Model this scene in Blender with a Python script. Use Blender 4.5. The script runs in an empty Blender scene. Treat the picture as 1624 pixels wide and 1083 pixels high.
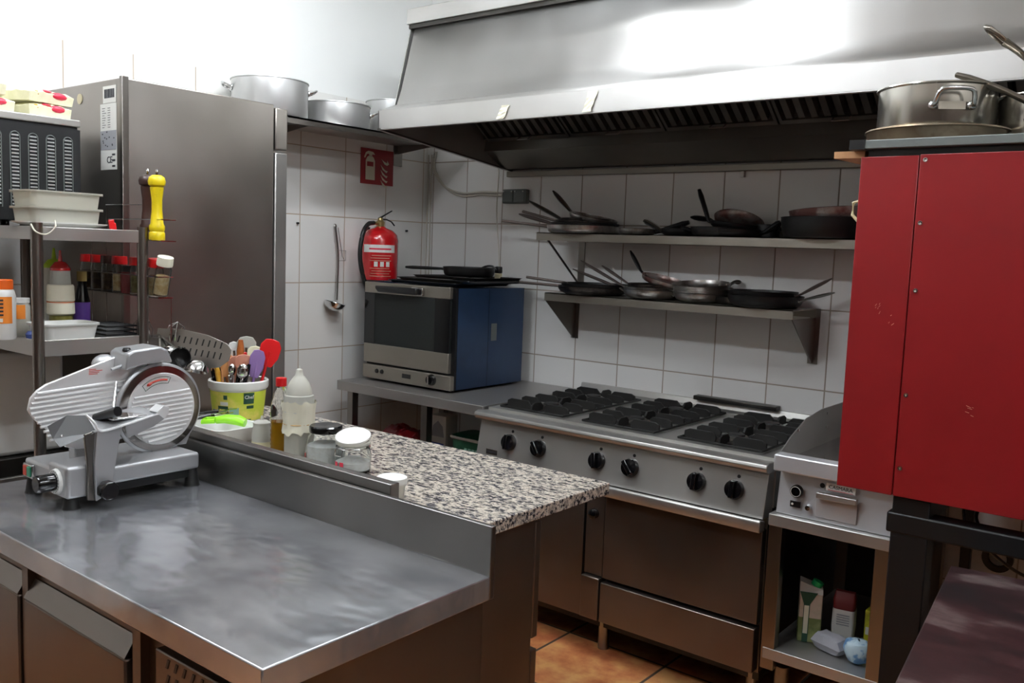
import bpy, bmesh, math, random
from mathutils import Vector, Matrix, Euler
random.seed(7)
D2R = math.pi / 180
SC = bpy.context.scene
COL = SC.collection

# ------------------------------------------------------------------ camera
cd = bpy.data.cameras.new('camera'); cam = bpy.data.objects.new('camera', cd); COL.objects.link(cam)
SC.camera = cam
cd.sensor_width = 36; cd.lens = 1416.2 / 1624 * 36; cd.clip_start = 0.02
yaw, pit, rol = 0.67046955, 0.10254519, -0.03708122
f_ = Vector((-math.sin(yaw) * math.cos(pit), math.cos(yaw) * math.cos(pit), -math.sin(pit)))
r_ = Vector((math.cos(yaw), math.sin(yaw), 0)); d_ = f_.cross(r_)
r2 = math.cos(rol) * r_ + math.sin(rol) * d_; d2 = -math.sin(rol) * r_ + math.cos(rol) * d_
cam.matrix_world = Matrix(((r2.x, -d2.x, -f_.x, 3.397), (r2.y, -d2.y, -f_.y, -3.5), (r2.z, -d2.z, -f_.z, 1.515), (0, 0, 0, 1)))

# ------------------------------------------------------------------ world, view
w = bpy.data.worlds.new('world'); SC.world = w; w.use_nodes = True
w.node_tree.nodes['Background'].inputs[0].default_value = (0.8, 0.85, 0.9, 1)
w.node_tree.nodes['Background'].inputs[1].default_value = 0.05
SC.view_settings.view_transform = 'Standard'; SC.view_settings.look = 'None'
SC.view_settings.gamma = 1; SC.view_settings.use_curve_mapping = False
SC.view_settings.exposure = 0.0
TUBE_POWER = 84.0           # emission of the fluorescent tubes
CEIL = 2.95

# ------------------------------------------------------------------ materials
def lin(h):
    h = h.lstrip('#'); o = []
    for i in (0, 2, 4):
        v = int(h[i:i + 2], 16) / 255
        o.append(v / 12.92 if v <= .04045 else ((v + .055) / 1.055) ** 2.4)
    return (*o, 1)
def mat(name, col, rough=.5, metal=0., **k):
    m = bpy.data.materials.new(name); m.use_nodes = True
    b = m.node_tree.nodes['Principled BSDF']
    b.inputs['Base Color'].default_value = lin(col) if isinstance(col, str) else (*col, 1)
    b.inputs['Roughness'].default_value = rough; b.inputs['Metallic'].default_value = metal
    if 'trans' in k: b.inputs['Transmission Weight'].default_value = k['trans']
    if 'ior' in k: b.inputs['IOR'].default_value = k['ior']
    if 'coat' in k: b.inputs['Coat Weight'].default_value = k['coat']; b.inputs['Coat Roughness'].default_value = .12
    if 'alpha' in k: b.inputs['Alpha'].default_value = k['alpha']
    if 'emit' in k: b.inputs['Emission Color'].default_value = lin(col); b.inputs['Emission Strength'].default_value = k['emit']
    if 'sss' in k: b.inputs['Subsurface Weight'].default_value = k['sss']; b.inputs['Subsurface Scale'].default_value = .02
    return m
def nd(m, t, **kw):
    n = m.node_tree.nodes.new(t)
    for a, v in kw.items(): setattr(n, a, v)
    return n
def lk(m, a, b): m.node_tree.links.new(a, b)
def ramp(m, pts, interp='LINEAR'):
    r = nd(m, 'ShaderNodeValToRGB'); e = r.color_ramp; e.interpolation = interp
    while len(e.elements) < len(pts): e.elements.new(.5)
    for q, (p, c) in zip(e.elements, pts): q.position = p; q.color = lin(c) if isinstance(c, str) else (c, c, c, 1)
    return r
def bump(m, sock, strength, dist=.002):
    n = nd(m, 'ShaderNodeBump'); n.inputs['Strength'].default_value = strength; n.inputs['Distance'].default_value = dist
    lk(m, sock, n.inputs['Height']); lk(m, n.outputs[0], m.node_tree.nodes['Principled BSDF'].inputs['Normal'])
def noise(m, scale, det=4, stretch=(1, 1, 1), rough=.6):
    tc = nd(m, 'ShaderNodeTexCoord'); mp = nd(m, 'ShaderNodeMapping'); mp.inputs['Scale'].default_value = stretch
    n = nd(m, 'ShaderNodeTexNoise'); n.inputs['Scale'].default_value = scale; n.inputs['Detail'].default_value = det
    n.inputs['Roughness'].default_value = rough
    lk(m, tc.outputs['Object'], mp.inputs[0]); lk(m, mp.outputs[0], n.inputs['Vector'])
    return n
def steel(name, col, r0=.25, r1=.42, stretch=(1, 30, 30), scale=6, bmp=.03, c2=None, metal=.8, wave=0, sdet=2):
    """brushed sheet steel: grain runs along the axis whose stretch is 1, broad smudges vary gloss"""
    m = mat(name, col, .3, metal); b = m.node_tree.nodes['Principled BSDF']
    g = noise(m, scale, 3, tuple(q * 3 if q > 1 else q for q in stretch)); s = noise(m, 3.2 if sdet < 4 else 4.5, sdet, (1, 1, 1), .5)
    mx = nd(m, 'ShaderNodeMath', operation='MULTIPLY_ADD'); mx.inputs[1].default_value = .06
    lk(m, g.outputs[0], mx.inputs[0]); s2 = nd(m, 'ShaderNodeMath', operation='MULTIPLY'); s2.inputs[1].default_value = .9
    lk(m, s.outputs[0], s2.inputs[0]); lk(m, s2.outputs[0], mx.inputs[2])
    mr = nd(m, 'ShaderNodeMapRange'); mr.inputs[1].default_value = .25; mr.inputs[2].default_value = .75
    mr.inputs[3].default_value = r0; mr.inputs[4].default_value = r1
    lk(m, mx.outputs[0], mr.inputs[0]); lk(m, mr.outputs[0], b.inputs['Roughness'])
    rp = ramp(m, [(.3, c2 or col), (.7, col)]); lk(m, mx.outputs[0], rp.inputs[0]); lk(m, rp.outputs[0], b.inputs['Base Color'])
    if wave: bump(m, noise(m, 5, 2, (1, 1.6, 1)).outputs[0], wave, .03)
    
    return m
def speck(name, col, col2, scale=30, rough=.6, metal=0, thr=(.45, .6), bmp=0, **k):
    m = mat(name, col, rough, metal, **k); n = noise(m, scale, 5)
    rp = ramp(m, [(thr[0], col), (thr[1], col2)]); lk(m, n.outputs[0], rp.inputs[0])
    lk(m, rp.outputs[0], m.node_tree.nodes['Principled BSDF'].inputs['Base Color'])
    if bmp: bump(m, n.outputs[0], bmp, .002)
    return m
def grid_tiles(name, tile, grout, ax_u, off_u, w_u, ax_v, off_v, w_v, gw=.004, top=None, plaster='#e9e9e6', rough=.16, mottle=None, bmp=.4):
    """glazed tiles by world position: grout lines every w_u / w_v, plaster above top"""
    m = mat(name, tile, rough); b = m.node_tree.nodes['Principled BSDF']
    tc = nd(m, 'ShaderNodeTexCoord'); sp = nd(m, 'ShaderNodeSeparateXYZ'); lk(m, tc.outputs['Object'], sp.inputs[0])
    def line(ax, off, wd):
        a = nd(m, 'ShaderNodeMath', operation='SUBTRACT'); lk(m, sp.outputs[ax], a.inputs[0]); a.inputs[1].default_value = off - 50 * wd
        d = nd(m, 'ShaderNodeMath', operation='DIVIDE'); lk(m, a.outputs[0], d.inputs[0]); d.inputs[1].default_value = wd
        f = nd(m, 'ShaderNodeMath', operation='FRACT'); lk(m, d.outputs[0], f.inputs[0])
        p = nd(m, 'ShaderNodeMath', operation='PINGPONG'); lk(m, f.outputs[0], p.inputs[0]); p.inputs[1].default_value = .5
        q = nd(m, 'ShaderNodeMapRange'); q.interpolation_type = 'SMOOTHSTEP'
        q.inputs[1].default_value = gw / wd * .35; q.inputs[2].default_value = gw / wd * .75; lk(m, p.outputs[0], q.inputs[0])
        fl = nd(m, 'ShaderNodeMath', operation='FLOOR'); lk(m, d.outputs[0], fl.inputs[0])
        return q.outputs[0], fl.outputs[0]
    u, iu = line(ax_u, off_u, w_u); v, iv = line(ax_v, off_v, w_v)
    mn = nd(m, 'ShaderNodeMath', operation='MINIMUM'); lk(m, u, mn.inputs[0]); lk(m, v, mn.inputs[1])
    cx = nd(m, 'ShaderNodeCombineXYZ'); lk(m, iu, cx.inputs[0]); lk(m, iv, cx.inputs[1])
    wn = nd(m, 'ShaderNodeTexWhiteNoise'); lk(m, cx.outputs[0], wn.inputs['Vector'])
    n = noise(m, 9, 5)
    if mottle:
        ad = nd(m, 'ShaderNodeMath', operation='MULTIPLY_ADD'); lk(m, wn.outputs[0], ad.inputs[0]); ad.inputs[1].default_value = .12
        lk(m, n.outputs[0], ad.inputs[2]); rp = ramp(m, [(.38, mottle[0]), (.52, tile), (.68, mottle[1])]); lk(m, ad.outputs[0], rp.inputs[0])
    else:
        rp = ramp(m, [(0., '#d3d2cf'), (1., tile)]); lk(m, wn.outputs[0], rp.inputs[0])
    mx = nd(m, 'ShaderNodeMix', data_type='RGBA'); lk(m, mn.outputs[0], mx.inputs[0]); mx.inputs[6].default_value = lin(grout)
    lk(m, rp.outputs[0], mx.inputs[7]); out = mx.outputs[2]; h = mn.outputs[0]
    rr = nd(m, 'ShaderNodeMapRange'); lk(m, mn.outputs[0], rr.inputs[0]); rr.inputs[3].default_value = .85; rr.inputs[4].default_value = rough
    ro = rr.outputs[0]
    if top is not None:
        gt = nd(m, 'ShaderNodeMath', operation='GREATER_THAN'); lk(m, sp.outputs[2], gt.inputs[0]); gt.inputs[1].default_value = top
        m2 = nd(m, 'ShaderNodeMix', data_type='RGBA'); lk(m, gt.outputs[0], m2.inputs[0]); lk(m, out, m2.inputs[6]); m2.inputs[7].default_value = lin(plaster); out = m2.outputs[2]
        m3 = nd(m, 'ShaderNodeMix', data_type='FLOAT'); lk(m, gt.outputs[0], m3.inputs[0]); lk(m, ro, m3.inputs[2]); m3.inputs[3].default_value = .9; ro = m3.outputs[0]
        m4 = nd(m, 'ShaderNodeMath', operation='MAXIMUM'); lk(m, h, m4.inputs[0]); lk(m, gt.outputs[0], m4.inputs[1]); h = m4.outputs[0]
    lk(m, out, b.inputs['Base Color']); lk(m, ro, b.inputs['Roughness']); bump(m, h, bmp, .0015)
    return m

M = {}
M['tile_back'] = grid_tiles('tile_back', '#dedddb', '#94897d', 0, .766, .2392, 2, 1.006, .3175, .005, 2.215)
M['tile_left'] = grid_tiles('tile_left', '#e4e2dd', '#ab9b88', 1, -.30, .27, 2, 1.006, .3175, .0045, 2.215)
M['floor'] = grid_tiles('terracotta_floor', '#b9764a', '#3d332b', 0, 1.475, .43, 1, -.635, .43, .010, None, rough=.30, mottle=('#9c5433', '#cf9a62'), bmp=.6)
M['plaster'] = mat('plaster', '#deddd8', .9)
def reflection_dado():  # unseen walls; brown lower band is made up to darken reflections in the steel
    m = mat('far_wall', '#cfcbc4', .8); tc = nd(m, 'ShaderNodeTexCoord'); sp = nd(m, 'ShaderNodeSeparateXYZ'); lk(m, tc.outputs['Object'], sp.inputs[0])
    g = nd(m, 'ShaderNodeMath', operation='DIVIDE'); g.inputs[1].default_value = 3; lk(m, sp.outputs[2], g.inputs[0])
    r = ramp(m, [(0, '#4a3a31'), (.62, '#dedad3')], 'CONSTANT'); lk(m, g.outputs[0], r.inputs[0])
    lk(m, r.outputs[0], m.node_tree.nodes['Principled BSDF'].inputs['Base Color']); return m
M['plaster_far'] = reflection_dado()
M['ceiling'] = mat('ceiling_paint', '#e9e9e6', .9)
M['steel_x'] = steel('steel_grain_x', '#bcbab6', .31, .42, (1, 30, 30), bmp=.02, c2='#a5a39f')
M['steel_y'] = steel('steel_grain_y', '#aeaba7', .31, .42, (30, 1, 30), bmp=.02, c2='#9e9b98')
M['steel_z'] = steel('steel_grain_z', '#a29f9b', .31, .42, (25, 25, 1), bmp=.02, c2='#918e8b')
M['steel_fridge'] = steel('fridge_steel', '#aaa49e', .31, .40, (30, 1.5, 30), c2='#97918b', metal=1.)
M['steel_top'] = steel('worktop_steel', '#d6d7da', .12, .25, (1, 12, 12), 4, .05, c2='#96989e', metal=.78, wave=.22, sdet=5)
M['steel_hood'] = steel('hood_steel', '#cccac7', .36, .52, (1, 25, 25), bmp=.02, c2='#bcbab6', metal=.95)
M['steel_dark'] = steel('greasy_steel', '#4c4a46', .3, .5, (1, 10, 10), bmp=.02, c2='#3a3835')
M['filter'] = steel('filter_steel', '#7d7973', .35, .5, (1, 10, 10), bmp=.02, c2='#4a4844')
M['steel_griddle'] = steel('griddle_steel', '#dcdde0', .31, .42, (1, 30, 30), c2='#cfd0d4', metal=.55)
M['steel_front'] = steel('cupboard_steel', '#7c726a', .3, .42, (40, 40, 1), c2='#6a6059', metal=.95)  # darker, browner steel: the reflected floor is put into its colour
M['steel_back'] = steel('backsplash_steel', '#8b8986', .31, .42, (1, 30, 30), c2='#7d7b78', metal=1.)
M['steel_leg'] = mat('leg_steel', '#8d8883', .28, 1)
M['chrome'] = mat('chrome', '#cfcfcf', .12, 1)
M['alu'] = steel('brushed_aluminium', '#cfcfce', .31, .42, (1, 1, 30), 8, .02, c2='#c2c2c1')
M['alu_cast'] = mat('cast_aluminium', '#b4b5b7', .38, .6)
M['alu_ribs'] = mat('polished_aluminium', '#f0f0f0', .28, .45)
M['blade'] = mat('blade_steel', '#9b9896', .2, 1)
M['oven_front'] = steel('oven_steel', '#9b958b', .3, .42, (1, 30, 30), bmp=.02, c2='#8f897f')
M['pot_steel'] = steel('pot_steel', '#c2beb5', .16, .235, (1, 1, 25), 8, .02, c2='#b3afa7', metal=.95)
M['pan_steel'] = speck('pan_steel', '#b5b3b0', '#857d77', 14, .3, .9)
M['pan_black'] = mat('pan_black', '#151414', .42, .3)
M['pan_iron'] = speck('pan_iron', '#2e2b2a', '#57504b', 16, .38, .8)
M['pan_inner'] = speck('pan_inner', '#6f4b45', '#a29a94', 10, .35, .6)
M['handle_iron'] = mat('handle_iron', '#786c67', .4, .7)
M['handle_steel'] = mat('handle_steel', '#8b8883', .3, 1)
M['black'] = mat('black_plastic', '#0d0d0f', .35)
M['black_gloss'] = mat('black_gloss', '#08080a', .12)
M['black_metal'] = mat('black_metal', '#0b0b0d', .45, .2)
M['alu_dark'] = mat('shaded_casting', '#828486', .4, .7)  # darker copy of the cast aluminium, shade put into its colour
M['trough'] = steel('trough_steel', '#86817a', .31, .42, (1, 30, 30), c2='#75716a', metal=.9)
M['cast_iron'] = mat('cast_iron', '#1b1a19', .55, .4)
M['burner'] = mat('burner_cap', '#4a4743', .4, .8)
M['brass'] = mat('dull_brass', '#b09a6a', .3, .9)
M['rubber'] = mat('rubber', '#060606', .55)
M['red_panel'] = speck('red_paint', '#7f1115', '#770f13', 3, .36, 0, (.3, .7))
M['red'] = mat('red_plastic', '#c8191c', .3)
M['red_gloss'] = mat('red_gloss', '#b81218', .22, coat=.5)
M['sign_red'] = mat('sign_red', '#8e0f18', .45)
M['sign_cream'] = mat('sign_cream', '#cfcbb4', .5)
M['white'] = mat('white_plastic', '#e6e6e2', .35)
M['white_gloss'] = mat('white_glaze', '#efeeea', .15)
M['paper'] = mat('paper', '#e0dfda', .8)
M['grey_paper'] = mat('grey_print', '#9a9ba0', .8)
M['ink'] = mat('ink', '#33343a', .7)
M['cream'] = mat('cream_paper', '#e6e2cd', .8)
M['milky'] = mat('milky_plastic', '#e3e1d6', .35, trans=.45, ior=1.2)
M['clear'] = mat('clear_plastic', '#eef0ee', .08, trans=1., ior=1.25)
M['glass'] = mat('glass', '#f4f7f6', .02, trans=1., ior=1.3)
M['oil'] = mat('frying_oil', '#b98a1d', .1, trans=.55, ior=1.3)
M['salt'] = speck('salt', '#ffffff', '#f2f1ee', 60, .9)
M['spice_dark'] = speck('dark_spice', '#3a261c', '#57402a', 60, .8)
M['spice_herb'] = speck('dried_herb', '#6b6136', '#8b8256', 60, .8)
M['spice_light'] = speck('pale_spice', '#c7a874', '#d9c49a', 60, .8)
M['blue_side'] = speck('blue_enamel', '#1f3552', '#1a2d47', 5, .28, .25)
M['window_glass'] = mat('oven_glass', '#6d716f', .03, 0, trans=.85, ior=1.2)
M['oven_inside'] = mat('oven_inside', '#b5b0a8', .5, .4)
M['lcd'] = mat('display', '#08090a', .1)
M['yellow'] = speck('yellow_lacquer', '#dcc312', '#a99412', 22, .35, thr=(.55, .72))
M['dark_wood'] = speck('dark_wood', '#3a211b', '#29150f', 12, .35)
M['wood'] = speck('wood', '#c98d58', '#b97a45', 14, .55)
M['pink_wood'] = speck('pink_wood', '#c88a74', '#b8755e', 14, .55)
M['brown_wood'] = speck('brown_wood', '#a25a26', '#8a461b', 14, .4)
M['cork'] = mat('cork', '#8f7a45', .8)
M['purple'] = mat('purple_label', '#5d3b93', .5)
M['lilac'] = mat('lilac_plastic', '#86699d', .4)
M['orange'] = mat('orange_plastic', '#e8641a', .4)
M['orange_lab'] = mat('orange_label', '#ee8b2f', .5)
M['green'] = mat('lime_plastic', '#8fd91f', .35)
M['lime_cap'] = mat('lime_cap', '#9bbd1c', .45)
M['green_lid'] = mat('green_lid', '#0f6a4a', .4)
M['green_tub'] = speck('green_label', '#1d5138', '#2f6b4b', 12, .5)
M['green_dark'] = mat('dark_green_print', '#1c4a36', .5)
M['cap_green'] = mat('green_cap', '#17a05c', .4)
M['label_yg'] = speck('yellow_green_label', '#c3cf3c', '#e3d96a', 14, .5)
M['blue_print'] = mat('blue_print', '#3b4f93', .5)
M['teal_print'] = mat('teal_print', '#8fb9a8', .5)
M['bag_cream'] = speck('cream_wrapper', '#ece8c9', '#e3dfbd', 20, .35)
M['bag_red'] = mat('red_print', '#d4304a', .35)
M['bag_gold'] = speck('gold_print', '#c99a34', '#b98426', 26, .4)
M['carton_green'] = speck('carton_green', '#707a45', '#9aa26b', 9, .4)
M['carton_pale'] = speck('carton_pale', '#c9b8a8', '#a8a886', 8, .4)
M['maroon'] = mat('maroon_foil', '#6d1f20', .4)
M['foil_red'] = speck('red_bag', '#7e1219', '#4a0e12', 8, .3)
M['blue_bag'] = speck('blue_white_bag', '#b9d0dc', '#5f8fc0', 22, .3, thr=(.48, .56))
M['film'] = mat('plastic_film', '#c9cad2', .3, trans=.35, ior=1.1)
M['yellow_box'] = speck('yellow_print', '#c9c42a', '#8d8d20', 18, .5)
M['rope'] = mat('cord', '#cfcab8', .8)
M['cable_white'] = mat('white_cable', '#b9b4a9', .5)
M['grey_box'] = mat('grey_plastic', '#5e6360', .5)
M['beige'] = mat('beige_plastic', '#cfc4a2', .5)
M['cardboard'] = mat('raw_wood', '#b98c62', .7)
M['bronze_pan'] = speck('stained_pan', '#6b5c4a', '#857968', 9, .38, .9)
M['disc_handle'] = mat('lid_handle_steel', '#8c857b', .32, 1)
M['stripe_bag'] = mat('striped_hose', '#8f8a7c', .6)
M['tube_light'] = mat('tube_light', '#f1f8ff', .5, emit=TUBE_POWER)
M['tube_light_dim'] = mat('tube_light_dim', '#f1f8ff', .5, emit=TUBE_POWER * 1.05)
M['squeeze'] = mat('frosted_bottle', '#cfcfc6', .4, trans=.35, ior=1.15)
M['mayo'] = mat('pale_sauce', '#d9d3ae', .6)
M['olive'] = mat('olive_sauce', '#75702f', .5)
M['led_red'] = mat('switch_red', '#c43a28', .3)
M['led_green'] = mat('switch_green', '#2c8a68', .3)
M['brown_top'] = None
def brown_top():
    m = mat('worn_brown_board', '#4b3234', .42); n = noise(m, 5, 7, (1, 2.2, 1), .65)
    rp = ramp(m, [(.36, '#121011'), (.46, '#1f1213'), (.56, '#2e1c1d'), (.68, '#514644')]); lk(m, n.outputs[0], rp.inputs[0])
    lk(m, rp.outputs[0], m.node_tree.nodes['Principled BSDF'].inputs['Base Color']); return m
M['brown_top'] = brown_top()
def granite():
    m = mat('granite', '#c9b8a2', .22); b = m.node_tree.nodes['Principled BSDF']
    n = noise(m, 120, 3, (.5, 1, 1), .6); n2 = noise(m, 190, 2, (.8, 1, 1)); n3 = noise(m, 60, 2)
    a = ramp(m, [(.38, '#1e1d22'), (.44, '#77757a'), (.48, '#b3aa9d'), (.6, '#cdc3b4'), (.75, '#b5a593')]); lk(m, n.outputs[0], a.inputs[0])
    k = ramp(m, [(.34, '#36353a'), (.42, '#ffffff')]); lk(m, n2.outputs[0], k.inputs[0])
    mx = nd(m, 'ShaderNodeMix', data_type='RGBA', blend_type='MULTIPLY'); mx.inputs[0].default_value = .75
    lk(m, a.outputs[0], mx.inputs[6]); lk(m, k.outputs[0], mx.inputs[7])
    g = ramp(m, [(.5, '#ffffff'), (.62, '#a9abb0')]); lk(m, n3.outputs[0], g.inputs[0])
    m2 = nd(m, 'ShaderNodeMix', data_type='RGBA', blend_type='MULTIPLY'); m2.inputs[0].default_value = .8
    lk(m, mx.outputs[2], m2.inputs[6]); lk(m, g.outputs[0], m2.inputs[7]); lk(m, m2.outputs[2], b.inputs['Base Color'])
    return m
M['granite'] = granite()

# ------------------------------------------------------------------ mesh helpers
class MB:
    def __init__(s): s.v = []; s.f = []
    def add(s, vs, fs, mtx=None):
        n = len(s.v)
        s.v += [(mtx @ Vector(p)) if mtx else Vector(p) for p in vs]
        s.f += [tuple(i + n for i in f) for f in fs]; return s
    def box(s, x0, x1, y0, y1, z0, z1, mtx=None):
        v = [(x, y, z) for z in (z0, z1) for y in (y0, y1) for x in (x0, x1)]
        return s.add(v, [(0, 2, 3, 1), (4, 5, 7, 6), (0, 1, 5, 4), (2, 6, 7, 3), (0, 4, 6, 2), (1, 3, 7, 5)], mtx)
    def prism(s, pts, axis, a, b, mtx=None):
        """2D outline extruded along axis 'x' (pts = y,z), 'y' (pts = x,z) or 'z' (pts = x,y)"""
        def P(p, t): return {'x': (t, p[0], p[1]), 'y': (p[0], t, p[1]), 'z': (p[0], p[1], t)}[axis]
        n = len(pts); v = [P(p, a) for p in pts] + [P(p, b) for p in pts]
        return s.add(v, [tuple(range(n))[::-1], tuple(range(n, 2 * n))] + [(i, (i + 1) % n, (i + 1) % n + n, i + n) for i in range(n)], mtx)
    def sweep(s, prof, axis, a, b, mtx=None):
        """open profile extruded as a sheet"""
        def P(p, t): return {'x': (t, p[0], p[1]), 'y': (p[0], t, p[1]), 'z': (p[0], p[1], t)}[axis]
        n = len(prof); v = [P(p, a) for p in prof] + [P(p, b) for p in prof]
        return s.add(v, [(i, i + 1, i + 1 + n, i + n) for i in range(n - 1)], mtx)
    def lathe(s, prof, seg=24, mtx=None, sx=1., sy=1., a0=0., a1=2 * math.pi):
        full = abs(a1 - a0 - 2 * math.pi) < 1e-6; m = seg if full else seg + 1; n = len(prof); v = []; f = []
        for j in range(m):
            a = a0 + (a1 - a0) * j / seg; c, q = math.cos(a), math.sin(a)
            v += [(r * c * sx, r * q * sy, z) for r, z in prof]
        for j in range(seg):
            k = (j + 1) % m
            for i in range(n - 1):
                A, B, C_, D_ = j * n + i, k * n + i, k * n + i + 1, j * n + i + 1
                if prof[i][0] < 1e-6 and prof[i + 1][0] < 1e-6: continue
                if prof[i][0] < 1e-6: f.append((A, C_, D_))
                elif prof[i + 1][0] < 1e-6: f.append((A, B, C_))
                else: f.append((A, B, C_, D_))
        return s.add(v, f, mtx)
    def tube(s, pts, r, seg=8, closed=False, flat=1., mtx=None, up=(0, 0, 1)):
        P = [Vector(p) for p in pts]; n = len(P); v = []; f = []; R = r if isinstance(r, (list, tuple)) else [r] * n
        for i, p in enumerate(P):
            if closed: t = P[(i + 1) % n] - P[i - 1]
            else: t = P[min(i + 1, n - 1)] - P[max(i - 1, 0)]
            t.normalize(); u = Vector(up)
            if abs(t.dot(u)) > .95: u = Vector((1, 0, 0)) if abs(t.x) < .9 else Vector((0, 1, 0))
            a = t.cross(u).normalized(); b = a.cross(t).normalized()
            for j in range(seg):
                th = 2 * math.pi * j / seg; v.append(p + a * math.cos(th) * R[i] + b * math.sin(th) * R[i] * flat)
        for i in range(n if closed else n - 1):
            k = (i + 1) % n
            for j in range(seg):
                q = (j + 1) % seg; f.append((i * seg + j, i * seg + q, k * seg + q, k * seg + j))
        if not closed: f += [tuple(range(seg))[::-1], tuple(range((n - 1) * seg, n * seg))]
        return s.add(v, f, mtx)
    def ball(s, c, r, seg=16, mtx=None):
        rx, ry, rz = (r, r, r) if not isinstance(r, (list, tuple)) else r
        k = seg // 2; pr = [(max(0, math.sin(math.pi * i / k)) if 0 < i < k else 0, -math.cos(math.pi * i / k)) for i in range(k + 1)]
        T = Matrix.Translation(c) @ Matrix.Diagonal((rx, ry, rz, 1))
        return s.lathe(pr, seg, (mtx @ T) if mtx else T)
    def build(s, name, m, parent=None, world=False, smooth=False, bevel=0, solid=0, seg=2, sub=0):
        me = bpy.data.meshes.new(name); off = Vector((0, 0, 0))
        if world:
            q = parent
            while q: off += q.location; q = q.parent
        me.from_pydata([p - off for p in s.v], [], s.f); me.update()
        bm = bmesh.new(); bm.from_mesh(me); bmesh.ops.recalc_face_normals(bm, faces=bm.faces); bm.to_mesh(me); bm.free()
        o = bpy.data.objects.new(name, me); COL.objects.link(o); o.parent = parent
        me.materials.append(M[m] if isinstance(m, str) else m)
        if solid:
            d = o.modifiers.new('solid', 'SOLIDIFY'); d.thickness = solid; d.offset = 0
        if sub: d = o.modifiers.new('sub', 'SUBSURF'); d.levels = sub; d.render_levels = sub
        if bevel:
            d = o.modifiers.new('bevel', 'BEVEL'); d.width = bevel; d.segments = seg; d.limit_method = 'ANGLE'; d.angle_limit = 40 * D2R
            smooth = True
        if smooth:
            for p in me.polygons: p.use_smooth = True
            if not sub: me.set_sharp_from_angle(angle=40 * D2R)
        return o
def thing(name, label, cat, loc=(0, 0, 0), rot=(0, 0, 0), group=None):
    o = bpy.data.objects.new(name, None); COL.objects.link(o); o.location = loc; o.rotation_euler = rot
    o.empty_display_size = .05; o['label'] = label; o['category'] = cat
    if group: o['group'] = group
    return o
def tag(o, label, cat, group=None):
    o['label'] = label; o['category'] = cat
    if group: o['group'] = group
    return o
def struct(o): o['kind'] = 'structure'; return o
def T(x, y, z): return Matrix.Translation((x, y, z))
def RX(a): return Matrix.Rotation(a * D2R, 4, 'X')
def RY(a): return Matrix.Rotation(a * D2R, 4, 'Y')
def RZ(a): return Matrix.Rotation(a * D2R, 4, 'Z')
def text(s, size, name, m, parent, mtx, depth=.0006, world=False):
    cu = bpy.data.curves.new('txt', 'FONT'); cu.body = s; cu.size = size; cu.extrude = depth; cu.align_x = 'CENTER'; cu.align_y = 'CENTER'; cu.resolution_u = 2
    o = bpy.data.objects.new('txt', cu); COL.objects.link(o); dg = bpy.context.evaluated_depsgraph_get()
    me = bpy.data.meshes.new_from_object(o.evaluated_get(dg)); bpy.data.objects.remove(o)
    b = MB(); b.add([v.co.copy() for v in me.vertices], [tuple(p.vertices) for p in me.polygons], mtx)
    return b.build(name, m, parent, world)
FACE_S = RX(90)                       # text plane facing -Y
FACE_E = RZ(90) @ RX(90)              # text plane facing +X
def circ(cx, cy, r, n=24, a0=0, a1=360):
    k = n if a1 - a0 < 360 else n - 1
    return [(cx + r * math.cos((a0 + (a1 - a0) * i / n) * D2R), cy + r * math.sin((a0 + (a1 - a0) * i / n) * D2R)) for i in range(k + 1)]
def copy_tree(o, parent=None):
    c = o.copy(); COL.objects.link(c); c.parent = parent
    for ch in list(o.children): copy_tree(ch, c)
    return c
def spline(pts, n=8):
    P = [Vector(p) for p in pts]; P = [P[0] * 2 - P[1]] + P + [P[-1] * 2 - P[-2]]; out = []
    for i in range(1, len(P) - 2):
        for k in range(n):
            t = k / n; a, b, c, d = P[i - 1:i + 3]
            out.append(.5 * ((2 * b) + (c - a) * t + (2 * a - 5 * b + 4 * c - d) * t * t + (3 * b - a - 3 * c + d) * t ** 3))
    return out + [P[-2]]

# ------------------------------------------------------------------ room
XR, YF = 4.6, -4.9
struct(MB().box(-.1, XR + .1, YF - .1, .1, -.1, 0).build('floor', 'floor'))
struct(MB().box(-.1, XR + .1, YF - .1, .1, CEIL, CEIL + .1).build('ceiling', 'ceiling'))
struct(MB().box(-.1, 0, YF, .1, 0, CEIL).build('wall_left', 'tile_left'))
struct(MB().box(0, XR, 0, .1, 0, CEIL).build('wall_back', 'tile_back'))
struct(MB().box(XR, XR + .1, YF, .1, 0, CEIL).build('wall_right', 'plaster_far'))
struct(MB().box(-.1, XR + .1, YF - .1, YF, 0, CEIL).build('wall_front', 'plaster_far'))
# ceiling lights (real fluorescent fittings, above the frame)
def ceiling_light(x, y, rz, label, tm):
    t = thing('ceiling_light', label, 'light', (x, y, CEIL), (0, 0, rz * D2R), 'fluorescent ceiling lights')
    MB().box(-.62, .62, -.09, .09, -.035, 0).build('housing', 'white', t, bevel=.006)
    for s in (-1, 1):
        MB().tube([(-.585, s * .045, -.055), (.585, s * .045, -.055)], .013, 12).build('fluorescent_tube', tm, t, smooth=True)
    for s in (-1, 1): MB().box(s * .6 - .012, s * .6 + .012, -.08, .08, -.075, -.035).build('end_cap', 'white', t)
    return t
ceiling_light(1.2, -1.62, 90, 'twin tube ceiling light above the refrigerator end of the hood', 'tube_light')
ceiling_light(2.2, -1.62, 90, 'twin tube ceiling light in front of the middle of the hood', 'tube_light')
ceiling_light(3.9, -2.7, 90, 'twin tube ceiling light nearest the right wall', 'tube_light_dim')
ceiling_light(1.1, -3.0, 0, 'twin tube ceiling light above the steel work table', 'tube_light_dim')

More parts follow.
